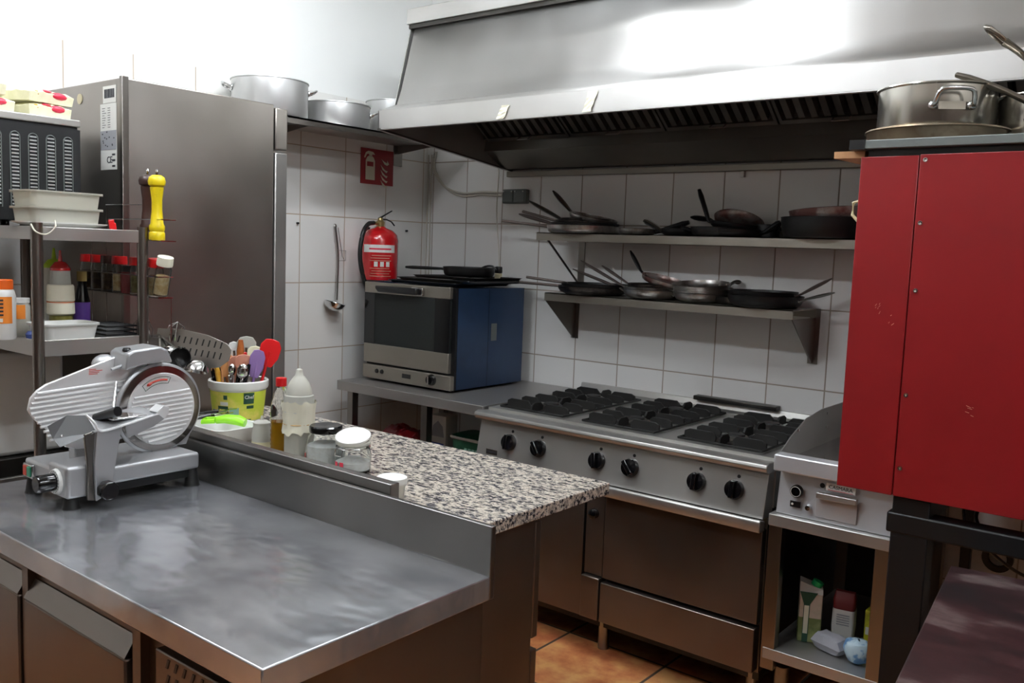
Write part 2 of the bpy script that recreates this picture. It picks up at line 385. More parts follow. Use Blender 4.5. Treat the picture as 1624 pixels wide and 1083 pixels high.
# ------------------------------------------------------------------ refrigerator
fr = thing('refrigerator', 'tall brushed steel refrigerator against the left wall with paper stickers on its side', 'refrigerator', (.35, -1.78, 0))
MB().box(.02, .65, -2.04, -1.47, .12, 2.005).build('body', 'steel_fridge', fr, True, bevel=.004)
MB().box(.02, .65, -1.463, -1.41, 1.845, 1.995).build('upper_panel', 'steel_fridge', fr, True, bevel=.004)
dr = MB().box(.02, .65, -1.463, -1.41, .14, 1.835).build('door', 'steel_z', fr, True, bevel=.004)
MB().box(.08, .12, -1.41, -1.375, .8, 1.3).build('handle', 'steel_leg', dr, True, bevel=.004)
for x in (.07, .6):
    for y in (-1.99, -1.5): MB().tube([(x, y, 0), (x, y, .12)], .02, 12).build('foot', 'steel_leg', fr, True, smooth=True)
MB().box(.635, .652, -2.043, -2.02, .12, 2.01).build('corner_trim', 'steel_leg', fr, True, bevel=.002)
Yf = -2.0405
lb = MB().box(.512, .614, Yf - .001, Yf, 1.722, 1.93).build('data_sticker', 'paper', fr, True)
MB().box(.513, .613, Yf - .0018, Yf - .001, 1.785, 1.845).build('grey_band', 'grey_paper', lb, True)
b = MB()
for i in range(9): b.box(.525, .525 + random.uniform(.012, .03), Yf - .0018, Yf - .001, 1.915 - i * .0075, 1.9165 - i * .0075); b.box(.56, .575, Yf - .0018, Yf - .001, 1.915 - i * .0075, 1.9165 - i * .0075)
for i in range(12): x = random.uniform(.52, .6); z = random.uniform(1.79, 1.84); b.box(x, x + .006, Yf - .0022, Yf - .0012, z, z + .004)
for i in range(3): b.box(.586, .604, Yf - .0018, Yf - .001, 1.73 + i * .018, 1.736 + i * .018)
b.build('print', 'ink', lb, True)
text('CE', .03, 'ce_mark', 'ink', lb, T(.57, Yf - .0015, 1.752) @ FACE_S, world=True)
ls = MB().box(.53, .612, Yf - .001, Yf, 1.932, 1.985).build('barcode_sticker', 'paper', fr, True)
b = MB(); x = .54
while x < .602: wd = random.choice((.001, .002, .003)); b.box(x, x + wd, Yf - .0018, Yf - .001, 1.947, 1.975); x += wd + random.choice((.0015, .002))
b.build('barcode', 'ink', ls, True)
MB().lathe([(0, 0), (.017, 0), (.017, .002), (0, .002)], 24, T(.375, Yf, 1.958) @ RX(90)).build('round_sticker', 'beige', fr, True)

# ------------------------------------------------------------------ storage rack at the left
rk = thing('storage_rack', 'steel tube storage rack with two shelves left of the work table', 'rack', (.6, -2.26, 0))
PX, PA, PB = .90, -2.415, -2.115
for x in (PX, .12):
    for y in (PA, PB):
        MB().tube([(x, y, .02), (x, y, 1.54)], .0155, 16).build('post', 'steel_leg', rk, True, smooth=True)
        MB().tube([(x, y, 0), (x, y, .025)], .02, 12).build('foot', 'rubber', rk, True)
for z, h in ((1.530, .036), (1.222, .045)):
    b = MB().box(.12, PX, PA, PB, z - .008, z - .004)
    for y in (PA, PB): b.box(.12, PX, y - .004, y + .004, z - h, z)
    for x in (.12, PX): b.box(x - .004, x + .004, PA, PB, z - h, z)
    b.build('shelf', 'steel_x', rk, True, bevel=.0015)
MB().box(.12, PX, PA, PB, .25, .28).build('shelf', 'steel_x', rk, True)
# white cord looped on the near post
tag(MB().tube(spline([(.905, PA - .016, 1.535), (.925, PA - .012, 1.515), (.915, PA + .02, 1.51), (.921, PA + .04, 1.53), (.908, PA + .045, 1.548)], 6), .0022, 6).build('cord', 'rope', smooth=True), 'white cord hooked over the near post of the storage rack', 'cord')
# white chest and steel box under the rack
t = thing('white_container', 'large white plastic bin standing in the lower part of the storage rack', 'container', (.28, -2.26, .80))
MB().box(.15, .42, -2.39, -2.125, .80, 1.13).build('box', 'white', t, True, bevel=.015)
t = thing('steel_cabinet', 'low dark steel cabinet under the white bin', 'cabinet', (.4, -2.26, .281))
MB().box(.14, .44, -2.39, -2.125, .281, .799).build('body', 'steel_dark', t, True, bevel=.004)
MB().box(.44, .455, -2.38, -2.13, .3, .74).build('door', 'steel_x', t, True, bevel=.003)
tag(MB().tube(spline([(.86, -2.1, .95), (.845, -2.13, 1.0), (.85, -2.15, 1.08), (.83, -2.12, 1.19)], 6), .006, 8).build('power_cable', 'black', smooth=True), 'black cable hanging below the lower rack shelf', 'cable')

# ------------------------------------------------------------------ black vented oven on the rack
t = thing('countertop_oven', 'black countertop oven with four rows of side vents on the rack top', 'oven', (.4, -2.3, 1.53))
MX = .60
MB().box(.12, MX - .004, -2.62, -2.155, 1.548, 1.840).build('body', 'black_metal', t, True, bevel=.004)
MB().box(.115, MX + .004, -2.62, -2.15, 1.838, 1.860).build('top_panel', 'steel_x', t, True, bevel=.003)
OVZ = -.015
vp = MB().box(MX - .004, MX, -2.62, -2.15, 1.548, 1.830).build('side_panel', 'black_metal', t, True)
for k in range(6):
    yc = -2.188 - k * .051
    fr_ = MB(); pts = [(yc - .0135, 1.585), (yc + .0135, 1.585)] + circ(yc, 1.791, .0135, 10, 0, 180)
    fr_.tube([(MX + .001, p[0], p[1]) for p in pts], .0014, 6, True).build('vent_frame', 'grey_box', vp, True, smooth=True)
    b = MB()
    for i in range(20): z = 1.592 + i * .0105; b.prism([(MX, z), (MX + .003, z + .001), (MX + .003, z + .003), (MX, z + .005)], 'y', yc - .010, yc + .010)
    b.build('vent_slats', 'alu', vp, True)
for x in (.17, .55):
    for y in (-2.2, -2.57): MB().tube([(x, y, 1.5265), (x, y, 1.549)], .014, 10).build('foot', 'rubber', t, True)
MB().box(.2, .5, -2.64, -2.62, 1.585, 1.825).build('door', 'lcd', t, True)
# bags on the oven
def pouch(name, label, cat, c, size, rz, group=None, m='bag_cream', seed=1, extra=True, tilt=0):
    rn = random.Random(seed); t = thing(name, label, cat, c, (0, tilt * D2R, rz * D2R), group)
    sx, sy, sz = size; b = MB(); n = 10; v = []; f = []
    def H(u, w_): e = max(0, 1 - abs(u) ** 4) * max(0, 1 - abs(w_) ** 4); return e ** .35
    top = {}; bot = {}
    for i in range(n + 1):
        for j in range(n + 1):
            u = -1 + 2 * i / n; w_ = -1 + 2 * j / n; h = H(u, w_); q = rn.uniform(-.06, .06)
            top[i, j] = len(v); v.append((u * sx / 2, w_ * sy / 2, sz * ((.45 + .5 * h + q * h) if not extra else (.68 + .28 * h + q))))
            bot[i, j] = len(v); v.append((u * sx / 2 * (.96), w_ * sy / 2 * .96, sz * ((.42 - .42 * h) if not extra else .06 * (1 - h))))
    for i in range(n):
        for j in range(n):
            f.append((top[i, j], top[i + 1, j], top[i + 1, j + 1], top[i, j + 1])); f.append((bot[i, j], bot[i, j + 1], bot[i + 1, j + 1], bot[i + 1, j]))
    for i in range(n):
        f.append((bot[i, 0], bot[i + 1, 0], top[i + 1, 0], top[i, 0])); f.append((top[i, n], top[i + 1, n], bot[i + 1, n], bot[i, n]))
        f.append((top[0, i], top[0, i + 1], bot[0, i + 1], bot[0, i])); f.append((bot[n, i], bot[n, i + 1], top[n, i + 1], top[n, i]))
    b.add(v, f).build('wrapper', m, t, smooth=True)
    if extra:
        MB().ball((sx * .28, -sy * .05, sz * .80), (sx * .22, sy * .16, sz * .16), 12).build('red_print', 'bag_red', t, smooth=True)
        MB().ball((sx * .47, sy * .18, sz * .6), (sx * .05, sy * .2, sz * .25), 12).build('red_print', 'bag_red', t, smooth=True)
        MB().ball((sx * .42, -sy * .3, sz * .55), (sx * .08, sy * .1, sz * .25), 12).build('gold_print', 'bag_gold', t, smooth=True)
    return t
G = 'cream packets piled on the vented oven'
pouch('food_packet', 'cream packet with red print, bottom right of the pile on the vented oven', 'packet', (.47, -2.23, 1.861), (.2, .13, .045), 4, G, seed=2)
pouch('food_packet', 'cream packet lying in the lower left of the pile on the oven', 'packet', (.47, -2.39, 1.861), (.2, .14, .045), -4, G, seed=3)
pouch('food_packet', 'cream packet with a red flash, topmost right on the vented oven', 'packet', (.46, -2.235, 1.907), (.2, .15, .045), 12, G, seed=4, tilt=3)
pouch('food_packet', 'cream packet with gold and red print, topmost left on the oven', 'packet', (.46, -2.40, 1.907), (.2, .14, .048), -10, G, seed=5)

# plate and tubs on rack top
t = thing('plate', 'oval white plate under two plastic tubs on the rack', 'plate', (.79, -2.3, 1.5265))
MB().lathe([(0, .004), (.08, .0), (.085, .003), (.13, .014), (.132, .017), (.126, .017), (.085, .008), (0, .008)], 40, None, .62, 1.0).build('dish', 'white_gloss', t, smooth=True)
def tub(x, y, z, h, label, fill):
    t = thing('plastic_tub', label, 'tub', (x, y, z), group='translucent tubs on the oval plate'); b = MB()
    def ring(hx, hy, r, zz):
        o = []
        for cx, cy, a in ((hx - r, hy - r, 0), (-hx + r, hy - r, 90), (-hx + r, -hy + r, 180), (hx - r, -hy + r, 270)):
            for k in range(5): th = (a + 22.5 * k) * D2R; o.append((cx + r * math.cos(th), cy + r * math.sin(th), zz))
        return o
    rs = [ring(.060, .090, .02, .0), ring(.062, .093, .02, .004), ring(.066, .098, .02, h), ring(.072, .104, .02, h), ring(.072, .104, .02, h - .006)]
    v = [p for r in rs for p in r]; n = 20; f = [tuple(range(n))]
    for k in range(len(rs) - 1): f += [(k * n + i, k * n + (i + 1) % n, (k + 1) * n + (i + 1) % n, (k + 1) * n + i) for i in range(n)]
    b.add(v, f).build('shell', 'milky', t, smooth=True, solid=.0015)
    if fill: MB().box(-.055, .055, -.085, .085, .003, h * .5).build('contents', fill, t, bevel=.01)
    return t
tub(.79, -2.31, 1.5365, .048, 'lower translucent tub with pale yellow contents on the white plate', 'cream')
tub(.79, -2.31, 1.5815, .047, 'upper translucent tub stacked empty on the other tub', None)
t = thing('clip', 'red plastic clip leaning at the right end of the rack top', 'clip', (.86, -2.185, 1.5265), (8 * D2R, 0, 0))
MB().box(-.004, .004, -.008, .008, 0, .032).build('grip', 'red', t, bevel=.002)
MB().box(-.004, .004, .004, .012, -.0, .022).build('jaw', 'red', t, bevel=.002)

# ------------------------------------------------------------------ wire spice rack behind the rack post
t = thing('wire_spice_rack', 'thin chrome wire spice rack hung behind the storage rack', 'rack', (.75, -2.075, 1.33))
wr = .0016; y0, y1 = -2.093, -2.048
for z, x0, x1 in ((1.502, .66, .965), (1.334, .45, .948)):
    b = MB().tube([(x0, y0, z), (x1, y0, z), (x1, y1, z), (x0, y1, z)], wr, 6, True)
    for k in range(6): yy = y0 + (y1 - y0) * (k + .5) / 6; b.tube([(x0, yy, z), (x1, yy, z)], .001, 5)
    b.build('tier', 'chrome', t, True, smooth=True)
    zz = z + .062; MB().tube([(x0, y0, zz), (x1, y0, zz), (x1, y1, zz), (x0, y1, zz)], wr, 6, True).build('guard_rail', 'chrome', t, True, smooth=True)
for x in (.46, .555, .785, .94):
    MB().tube([(x, y1, 1.2), (x, y1, 1.334 if x == .94 else 1.61)], wr, 6).build('upright', 'chrome', t, True)
MB().tube([(.555, y1, 1.61), (.785, y1, 1.61)], wr, 6).build('top_wire', 'chrome', t, True)
def mill(x, y, z, h, body, head, label):
    t = thing('pepper_mill', label, 'pepper mill', (x, y, z), group='pepper mills on the wire spice rack'); s = h / .19
    pr = [(0, 0), (.021, 0), (.022, .004), (.022, .02), (.019, .024), (.0215, .03), (.0215, .04), (.018, .046), (.0145, .085), (.0145, .115), (.018, .142), (.0185, .15), (0, .15)]
    MB().lathe([(r * s, q * s) for r, q in pr], 28).build('body', body, t, smooth=True)
    MB().lathe([(a * s, q * s) for a, q in [(0, .15), (.016, .151), (.0225, .156), (.0245, .166), (.021, .178), (.012, .184), (0, .185)]], 28).build('head', head, t, smooth=True)
    MB().lathe([(0, .184 * s), (.004, .184 * s), (.004, .19 * s), (.006, .194 * s), (.004, .2 * s), (0, .2 * s)], 12).build('knob', 'chrome', t, smooth=True)
mill(.845, -2.068, 1.504, .20, 'dark_wood', 'dark_wood', 'dark brown wooden pepper mill half behind the yellow one')
mill(.927, -2.085, 1.504, .195, 'yellow', 'yellow', 'worn yellow pepper mill standing at the end of the wire rack')
def spice(x, z, lid, fill, label, lean=0, h=.112, r=.0225, y=-2.071, m='clear'):
    t = thing('spice_jar', label, 'spice jar', (x, y, z), (0, lean * D2R, 0), 'spice jars on the lower tier of the wire rack')
    MB().lathe([(0, 0), (r * .95, 0), (r, .003), (r, h * .68), (r * .8, h * .78), (r * .8, h * .82), (r * .76, h * .82), (r * .76, h * .76), (r * .9, h * .66), (r * .9, .004), (0, .004)], 20).build('glass_body', m, t, smooth=True)
    MB().lathe([(0, .005), (r * .86, .005), (r * .86, h * .5), (0, h * .5)], 20).build('contents', fill, t, smooth=True)
    MB().lathe([(0, h * .78), (r * 1.02, h * .78), (r * 1.05, h * .82), (r * 1.0, h), (0, h)], 24).build('lid', lid, t, smooth=True)
spice(.478, 1.337, 'red', 'spice_dark', 'spice jar with red lid, first from the left in the wire rack')
spice(.545, 1.337, 'red', 'spice_dark', 'spice jar with red lid between the first jar and the brown lidded one')
spice(.612, 1.337, 'dark_wood', 'spice_dark', 'spice jar with dark brown lid and white label')
spice(.682, 1.337, 'red', 'spice_light', 'spice jar with wide red lid and pale yellow contents')
spice(.79, 1.337, 'red', 'spice_herb', 'spice jar with red lid just left of the rack post')
spice(.735, 1.337, 'black', 'spice_dark', 'dark red tin spice pot with a black lid', h=.085, m='maroon')
spice(.885, 1.337, 'red', 'spice_light', 'leaning clear jar with red lid right of the rack post', lean=8)
spice(.918, 1.342, 'cream', 'spice_light', 'leaning clear jar with a big cream lid at the rack end', lean=16, h=.118, r=.0225)

# ------------------------------------------------------------------ lower rack shelf items
SZ = 1.2182
t = thing('supplement_bottle', 'white bottle with orange cap and orange label at the left edge', 'bottle', (.80, -2.437, SZ))
t.location = (.80, -2.39, SZ)
t.location = (.78, -2.455, SZ)
MB().lathe([(0, 0), (.03, 0), (.032, .004), (.032, .118), (.028, .134), (.024, .138), (0, .138)], 28).build('body', 'white', t, smooth=True)
MB().lathe([(.0325, .045), (.0328, .045), (.0328, .118), (.0325, .118)], 28, a0=-1.6, a1=.35).build('label', 'orange_lab', t, smooth=True)
b = MB()
for k in range(5): b.lathe([(.0331, .066 + k * .01), (.0333, .066 + k * .01), (.0333, .071 + k * .01), (.0331, .071 + k * .01)], 10, a0=-1.0, a1=-.35)
b.build('print', 'ink', t)
MB().lathe([(.0331, .049), (.0333, .049), (.0333, .059), (.0331, .059)], 10, a0=-.95, a1=-.4).build('barcode_patch', 'paper', t)
MB().lathe([(0, .138), (.026, .138), (.026, .162), (.024, .164), (0, .164)], 28).build('cap', 'orange', t, smooth=True)
t = thing('glass_jar', 'small glass jar with pale lid and orange print beside the orange capped bottle', 'jar', (.72, -2.385, SZ))
MB().lathe([(0, 0), (.024, 0), (.026, .004), (.026, .085), (.022, .095), (.0, .095)], 20).build('body', 'milky', t, smooth=True)
MB().lathe([(0, .095), (.025, .095), (.025, .108), (0, .108)], 20).build('lid', 'white', t, smooth=True)
MB().lathe([(.0265, .05), (.0268, .05), (.0268, .09), (.0265, .09)], 12, a0=-1.3, a1=.1).build('label', 'orange_lab', t, smooth=True)
def squeeze(x, y, z, r, h, cap, label, group=None, fill=None, fh=.3, m='squeeze'):
    t = thing('squeeze_bottle', label, 'squeeze bottle', (x, y, z), group=group)
    MB().lathe([(0, 0), (r, 0), (r * 1.02, .005), (r * .98, h * .5), (r * .86, h * .72), (r * .86, h * .76), (0, h * .76)], 28).build('body', m, t, smooth=True)
    if fill: MB().lathe([(r * 1.025, .004), (r * 1.03, .004), (r * 1.0, h * fh), (r * .99, h * fh)], 28).build('sauce', fill, t, smooth=True)
    MB().lathe([(0, h * .76), (r * .9, h * .76), (r * .9, h * .79), (r * .5, h * .86), (r * .2, h * .87), (r * .09, h), (0, h)], 24).build('nozzle_cap', cap, t, smooth=True)
    return t
GS = 'tall sauce bottles on the lower rack shelf'
squeeze(.60, -2.235, SZ, .033, .25, 'lime_cap', 'tall squeeze bottle with lime green nozzle behind the rack post', GS)
s = squeeze(.70, -2.262, SZ, .031, .245, 'red_gloss', 'tall squeeze bottle with dark red nozzle and white cloth round it', GS, 'olive', .3)
MB().lathe([(.034, .055), (.038, .06), (.037, .09), (.0335, .094), (.038, .098), (.036, .14), (.033, .145)], 24).build('cloth_wrap', 'cream', s, smooth=True, solid=.001)
MB().tube([(.0375 * math.cos(a * .35), .0375 * math.sin(a * .35), .093) for a in range(18)], .001, 5, True).build('rubber_band', 'orange', s)
t = thing('vinegar_bottle', 'dark bottle with cork coloured top and purple label behind the white dish', 'bottle', (.62, -2.160, SZ))
MB().lathe([(0, 0), (.022, 0), (.023, .005), (.023, .09), (.018, .11), (.013, .14), (.013, .15), (0, .15)], 24).build('body', 'black_gloss', t, smooth=True)
MB().lathe([(.0232, .01), (.0236, .01), (.0236, .085), (.0232, .085)], 24).build('label', 'purple', t, smooth=True)
MB().lathe([(0, .15), (.0145, .15), (.0145, .18), (0, .18)], 20).build('stopper', 'cork', t, smooth=True)
t = thing('food_container', 'white rectangular food container on the lower rack shelf', 'container', (.83, -2.315, SZ))
def rrect(hx, hy, r, z):
    o = []
    for cx, cy, a in ((hx - r, hy - r, 0), (-hx + r, hy - r, 90), (-hx + r, -hy + r, 180), (hx - r, -hy + r, 270)):
        for k in range(5): th = (a + 22.5 * k) * D2R; o.append((cx + r * math.cos(th), cy + r * math.sin(th), z))
    return o
def loft(rings, cap0=True, cap1=False):
    b = MB(); n = len(rings[0]); v = [p for r in rings for p in r]; f = []
    if cap0: f.append(tuple(range(n))[::-1])
    for k in range(len(rings) - 1): f += [(k * n + i, k * n + (i + 1) % n, (k + 1) * n + (i + 1) % n, (k + 1) * n + i) for i in range(n)]
    if cap1: f.append(tuple(range((len(rings) - 1) * n, len(rings) * n)))
    return b.add(v, f)
loft([rrect(.05, .068, .02, 0), rrect(.052, .07, .02, .003), rrect(.058, .078, .022, .044), rrect(.062, .082, .024, .044), rrect(.062, .082, .024, .038)]).build('tray', 'white', t, smooth=True, solid=.002)
MB().box(-.045, .045, -.062, .062, .004, .03).build('contents', 'white_gloss', t, bevel=.01)
t = thing('glass_ashtray', 'small dark blue lidded pot at the left of the rack shelf', 'pot', (.87, -2.385, SZ))
t.name = 'small_pot'; t.location = (.80, -2.385, SZ)
MB().lathe([(0, 0), (.018, 0), (.02, .012), (.014, .02), (0, .022)], 18).build('body', 'blue_print', t, smooth=True)
t = thing('wire_trivet', 'stack of dark iron grid trivets at the right of the rack shelf', 'trivet', (.8, -2.165, SZ))
for k in range(3):
    b = MB(); z = .006 + k * .012
    b.tube([(-.07, -.045, z), (.07, -.045, z), (.07, .045, z), (-.07, .045, z)], .003, 6, True)
    for i in range(5): b.tube([(-.07 + .14 * (i + .5) / 5, -.045, z), (-.07 + .14 * (i + .5) / 5, .045, z)], .0025, 6)
    b.build('grid', 'black_metal', t, smooth=True)

# ------------------------------------------------------------------ granite counter
GZ = .92
gc = thing('granite_counter_base', 'brown reflecting steel cabinet carrying the granite worktop', 'cabinet', (1.5, -1.98, 0))
MB().prism([(.72, -2.065), (.96, -2.065), (.96, -2.13), (2.165, -2.13), (2.165, -1.83), (.72, -1.83)], 'z', .1, .885).build('body', 'steel_front', gc, True, bevel=.003)
MB().box(2.165, 2.168, -2.12, -1.84, .11, .88).build('side_panel', 'steel_front', gc, True)
for i in range(3):
    x0 = .75 + i * .48; d = MB().box(x0, x0 + .455, -1.828, -1.805, .58, .87).build('door', 'steel_front', gc, True, bevel=.003)
    MB().box(x0 + .02, x0 + .435, -1.812, -1.795, .845, .86).build('handle', 'steel_leg', d, True)
    d = MB().box(x0, x0 + .455, -1.828, -1.805, .13, .55).build('drawer', 'steel_front', gc, True, bevel=.003)
    MB().box(x0 + .02, x0 + .435, -1.812, -1.795, .525, .54).build('handle', 'steel_leg', d, True)
for x in (.8, 2.1):
    for y in (-2.04, -1.88): MB().tube([(x, y, 0), (x, y, .1)], .02, 12).build('foot', 'steel_leg', gc, True, smooth=True)
tag(MB().prism([(.68, -2.072), (.95, -2.072), (.95, -2.138), (2.19, -2.138), (2.19, -1.545), (.68, -1.545)], 'z', .888, GZ).build('granite_worktop', 'granite', bevel=.003), 'speckled granite worktop between the steel table and the range', 'worktop')
tag(MB().box(1.0, 1.985, -2.136, -2.108, GZ + .001, .984).build('steel_rail', 'steel_back', bevel=.002), 'long steel box rail lying on the granite along the backsplash', 'rail')

# ------------------------------------------------------------------ steel work table (refrigerated counter)
TZ = .86; x0, x1, ty0, ty1 = .95, 2.297, -2.70, -2.155
wt = thing('work_table', 'large steel work table with backsplash and cupboard doors in the foreground', 'work table', (1.6, -2.43, 0))
MB().box(x0, x1, ty0, ty1, TZ - .05, TZ).build('top', 'steel_top', wt, True, bevel=.003)
MB().box(x0, x1, ty1, ty1 + .014, TZ - .05, .962).build('backsplash', 'steel_back', wt, True, bevel=.002)
bd = MB().box(x0 + .02, x1 - .015, ty0 + .03, ty1, .1, TZ - .05).build('body', 'steel_front', wt, True, bevel=.002)
def door(xa, xb):
    d = MB().box(xa, xb, ty0 + .005, ty0 + .028, .14, .735).build('door', 'steel_front', wt, True, bevel=.004)
    MB().prism([(ty0 + .004, .738), (ty0 + .028, .775), (ty0 + .028, .738)], 'x', xa, xb).build('handle_lip', 'steel_leg', d, True)
door(.97, 1.425); door(1.455, 1.875)
for x in (1.44, 1.9): MB().box(x - .01, x + .018, ty0 + .012, ty0 + .03, .12, .8).build('divider', 'steel_front', wt, True)
vg = MB().box(1.975, 2.275, ty0 + .008, ty0 + .03, .14, .79).build('vent_panel', 'steel_front', wt, True, bevel=.003)
b = MB()
for r in range(22):
    for c in range(8): xx = 2.01 + c * .026; zz = .765 - r * .028; b.prism([(xx, zz), (xx + .007, zz), (xx + .014, zz + .017), (xx + .007, zz + .017)], 'y', ty0 + .0065, ty0 + .009)
b.build('vent_holes', 'black', vg, True)
for x in (1.0, 2.24):
    for y in (-2.62, -2.22): MB().tube([(x, y, 0), (x, y, .1)], .02, 12).build('foot', 'steel_leg', wt, True, smooth=True)

# ------------------------------------------------------------------ meat slicer
sl = thing('meat_slicer', 'silver electric meat slicer with ribbed plate on the steel table', 'slicer', (1.2, -2.36, TZ))
base = MB().box(1.075, 1.31, -2.53, -2.185, .906, .95).build('base', 'alu_cast', sl, True, bevel=.008, seg=3)
MB().box(1.215, 1.312, -2.535, -2.435, .888, .966).build('gearbox', 'alu_cast', sl, True, bevel=.008, seg=3)
MB().box(1.085, 1.302, -2.52, -2.195, .886, .906).build('underside', 'black', sl, True)
for x, y in ((1.09, -2.515), (1.29, -2.515), (1.295, -2.2), (1.09, -2.2)):
    MB().lathe([(0, 0), (.021, 0), (.019, .006), (.013, .046), (0, .046)], 18, T(x, y, TZ)).build('foot', 'rubber', sl, True, smooth=True)
sw = MB().box(1.085, 1.135, -2.538, -2.53, .905, .94).build('switch', 'chrome', sl, True, bevel=.002)
MB().box(1.09, 1.109, -2.541, -2.538, .91, .935).build('stop_button', 'led_red', sw, True, bevel=.001)
MB().box(1.111, 1.13, -2.541, -2.538, .91, .935).build('start_button', 'led_green', sw, True, bevel=.001)
KX, KZ = 1.262, .925
dl = MB().lathe([(0, 0), (.031, 0), (.029, .008), (0, .008)], 32, T(KX, -2.535, KZ) @ RX(90)).build('dial', 'white', sl, True, smooth=True)
b = MB()
for i in range(20): a = i * 18; b.box(-.0006, .0006, .022, .027, .0081, .0086, T(KX, -2.535, KZ) @ RX(90) @ RZ(a))
b.build('dial_marks', 'ink', dl, True)
MB().lathe([(0, .008), (.021, .008), (.021, .045), (.018, .05), (0, .05)], 24, T(KX, -2.535, KZ) @ RX(90)).build('thickness_knob', 'black_gloss', sl, True, smooth=True)
# gauge plate with ribs
GX = 1.200
pl = [(-2.572, 1.092), (-2.566, 1.12), (-2.55, 1.138), (-2.53, 1.150), (-2.40, 1.192), (-2.30, 1.222), (-2.27, 1.20), (-2.27, 1.0), (-2.42, .978), (-2.455, .98), (-2.485, .99), (-2.525, 1.035), (-2.56, 1.07)]
gp = MB().prism(pl, 'x', GX - .008, GX).build('gauge_plate', 'alu_ribs', sl, True, bevel=.002)
def rib(xc, ya, yb, z, r=.0036, sk=.0): return MB().tube([(xc, ya, z), (xc, yb, z + (yb - ya) * sk)], r, 8)
b = MB()
for i in range(11):
    z = 1.136 - i * .0118
    ya = -2.568 + max(0, (1.092 - z)) * .62 + max(0, z - 1.105) * .55; b.tube([(GX + .0005, ya, z - .006), (GX + .0005, -2.33, z + .006)], .0036, 8)
b.build('ribs', 'alu_ribs', gp, True, smooth=True)
b = MB(); [b.box(GX, GX + .0006, -2.425, -2.425 + w_, 1.177 - i * .004, 1.1785 - i * .004) for i, w_ in enumerate((.018, .034, .026, .022))]; b.build('red_print', 'led_red', gp, True)
MB().box(1.16, GX - .005, -2.46, -2.42, .95, 1.05).build('plate_support', 'alu_cast', sl, True, bevel=.004)
# blade, ring guard, cover
BY, BZ = -2.246, 1.062
def disc(x, prof, name, m, par): return MB().lathe(prof, 64, T(x, BY, BZ) @ RY(90)).build(name, m, par, True, smooth=True)
MB().lathe([(0, 0), (.115, 0), (.121, .006), (.121, .012), (.115, .016), (0, .016)], 64, T(1.205, BY, BZ) @ RY(90)).build('ring_guard', 'alu_cast', sl, True, smooth=True)
bl = disc(1.221, [(0, .0), (.114, 0), (.113, .003), (.094, .006), (0, .006)], 'blade', 'blade', sl)
cv = disc(1.227, [(0, 0), (.096, 0), (.094, .004), (0, .004)], 'blade_cover', 'alu_ribs', sl)
b = MB()
for i in range(11):
    z = .040 - i * .0118; hw = math.sqrt(max(0, .088 ** 2 - z ** 2)); b.tube([(1.2315, BY - hw, BZ + z - .004), (1.2315, BY + hw, BZ + z + .004)], .0034, 8)
b.build('cover_ribs', 'alu_ribs', cv, True, smooth=True)
ar = [(BY + .078 * math.sin(a * D2R), BZ + .078 * math.cos(a * D2R)) for a in range(-34, 12, 4)]
MB().tube([(1.2318, y, z) for y, z in ar], [.0005] + [.0045] * 2 + [.0026] * (len(ar) - 3), 6).build('red_arrow', 'led_red', cv, True)
MB().tube([(1.2314, BY + r * math.sin(a * D2R), BZ + r * math.cos(a * D2R)) for r, rg in ((.086, range(-40, 18, 4)), (.069, range(14, -44, -4))) for a in rg], .0008, 5, True).build('arrow_outline', 'green_dark', cv, True)
MB().prism([(-2.24, .955), (-2.17, .955), (-2.15, 1.0), (-2.2, .99), (-2.3, .96)], 'x', 1.20, 1.22).build('guard_foot', 'alu_cast', sl, True)
# sharpener housing
hs = MB().prism([(-2.362, 1.176), (-2.356, 1.218), (-2.343, 1.226), (-2.268, 1.232), (-2.246, 1.222), (-2.232, 1.187), (-2.265, 1.190), (-2.315, 1.188)], 'x', 1.17, 1.262).build('sharpener_housing', 'alu_cast', sl, True, bevel=.006, seg=3)
MB().lathe([(0, 0), (.010, 0), (.011, .004), (.008, .009), (0, .01)], 14, T(1.235, -2.345, 1.222)).build('clamp_knob', 'black', sl, True, smooth=True)
MB().ball((1.17, -2.37, 1.182), (.03, .032, .028), 18).build('motor_cover', 'alu_cast', sl, True, smooth=True)
MB().tube([(1.235, -2.385, 1.178), (1.235, -2.345, 1.19)], .0045, 8).build('locking_lever', 'alu_cast', sl, True, smooth=True)
# carriage
tr = MB().add([(1.24, -2.50, 1.058), (1.332, -2.478, 1.047), (1.332, -2.316, 1.071), (1.24, -2.313, 1.078)], [(0, 1, 2, 3)]).build('food_tray', 'alu_cast', sl, True, solid=.003)
MB().add([(1.30, -2.572, 1.069), (1.30, -2.527, 1.089), (1.312, -2.488, 1.086), (1.325, -2.470, 1.045), (1.31, -2.549, 1.018), (1.30, -2.56, 1.038)], [(0, 1, 2, 3, 4, 5)]).build('end_wall', 'alu_dark', tr, True, solid=.003)
MB().tube(spline([(1.312, -2.488, 1.087), (1.326, -2.476, 1.070), (1.332, -2.468, 1.052), (1.334, -2.45, 1.048), (1.334, -2.40, 1.056), (1.334, -2.316, 1.072)], 5), .003, 8).build('tray_lip', 'alu_ribs', tr, True, smooth=True)
MB().add([(1.334, -2.402, 1.052), (1.334, -2.323, 1.074), (1.334, -2.302, 1.057), (1.334, -2.330, 1.042), (1.334, -2.399, 1.022)], [(0, 1, 2, 3, 4)]).build('side_plate', 'alu_cast', tr, True, solid=.003)
MB().prism([(-2.323, 1.077), (-2.304, 1.092), (-2.288, 1.086), (-2.290, 1.069), (-2.302, 1.057)], 'x', 1.30, 1.337).build('corner_stop', 'alu_ribs', tr, True, bevel=.001)
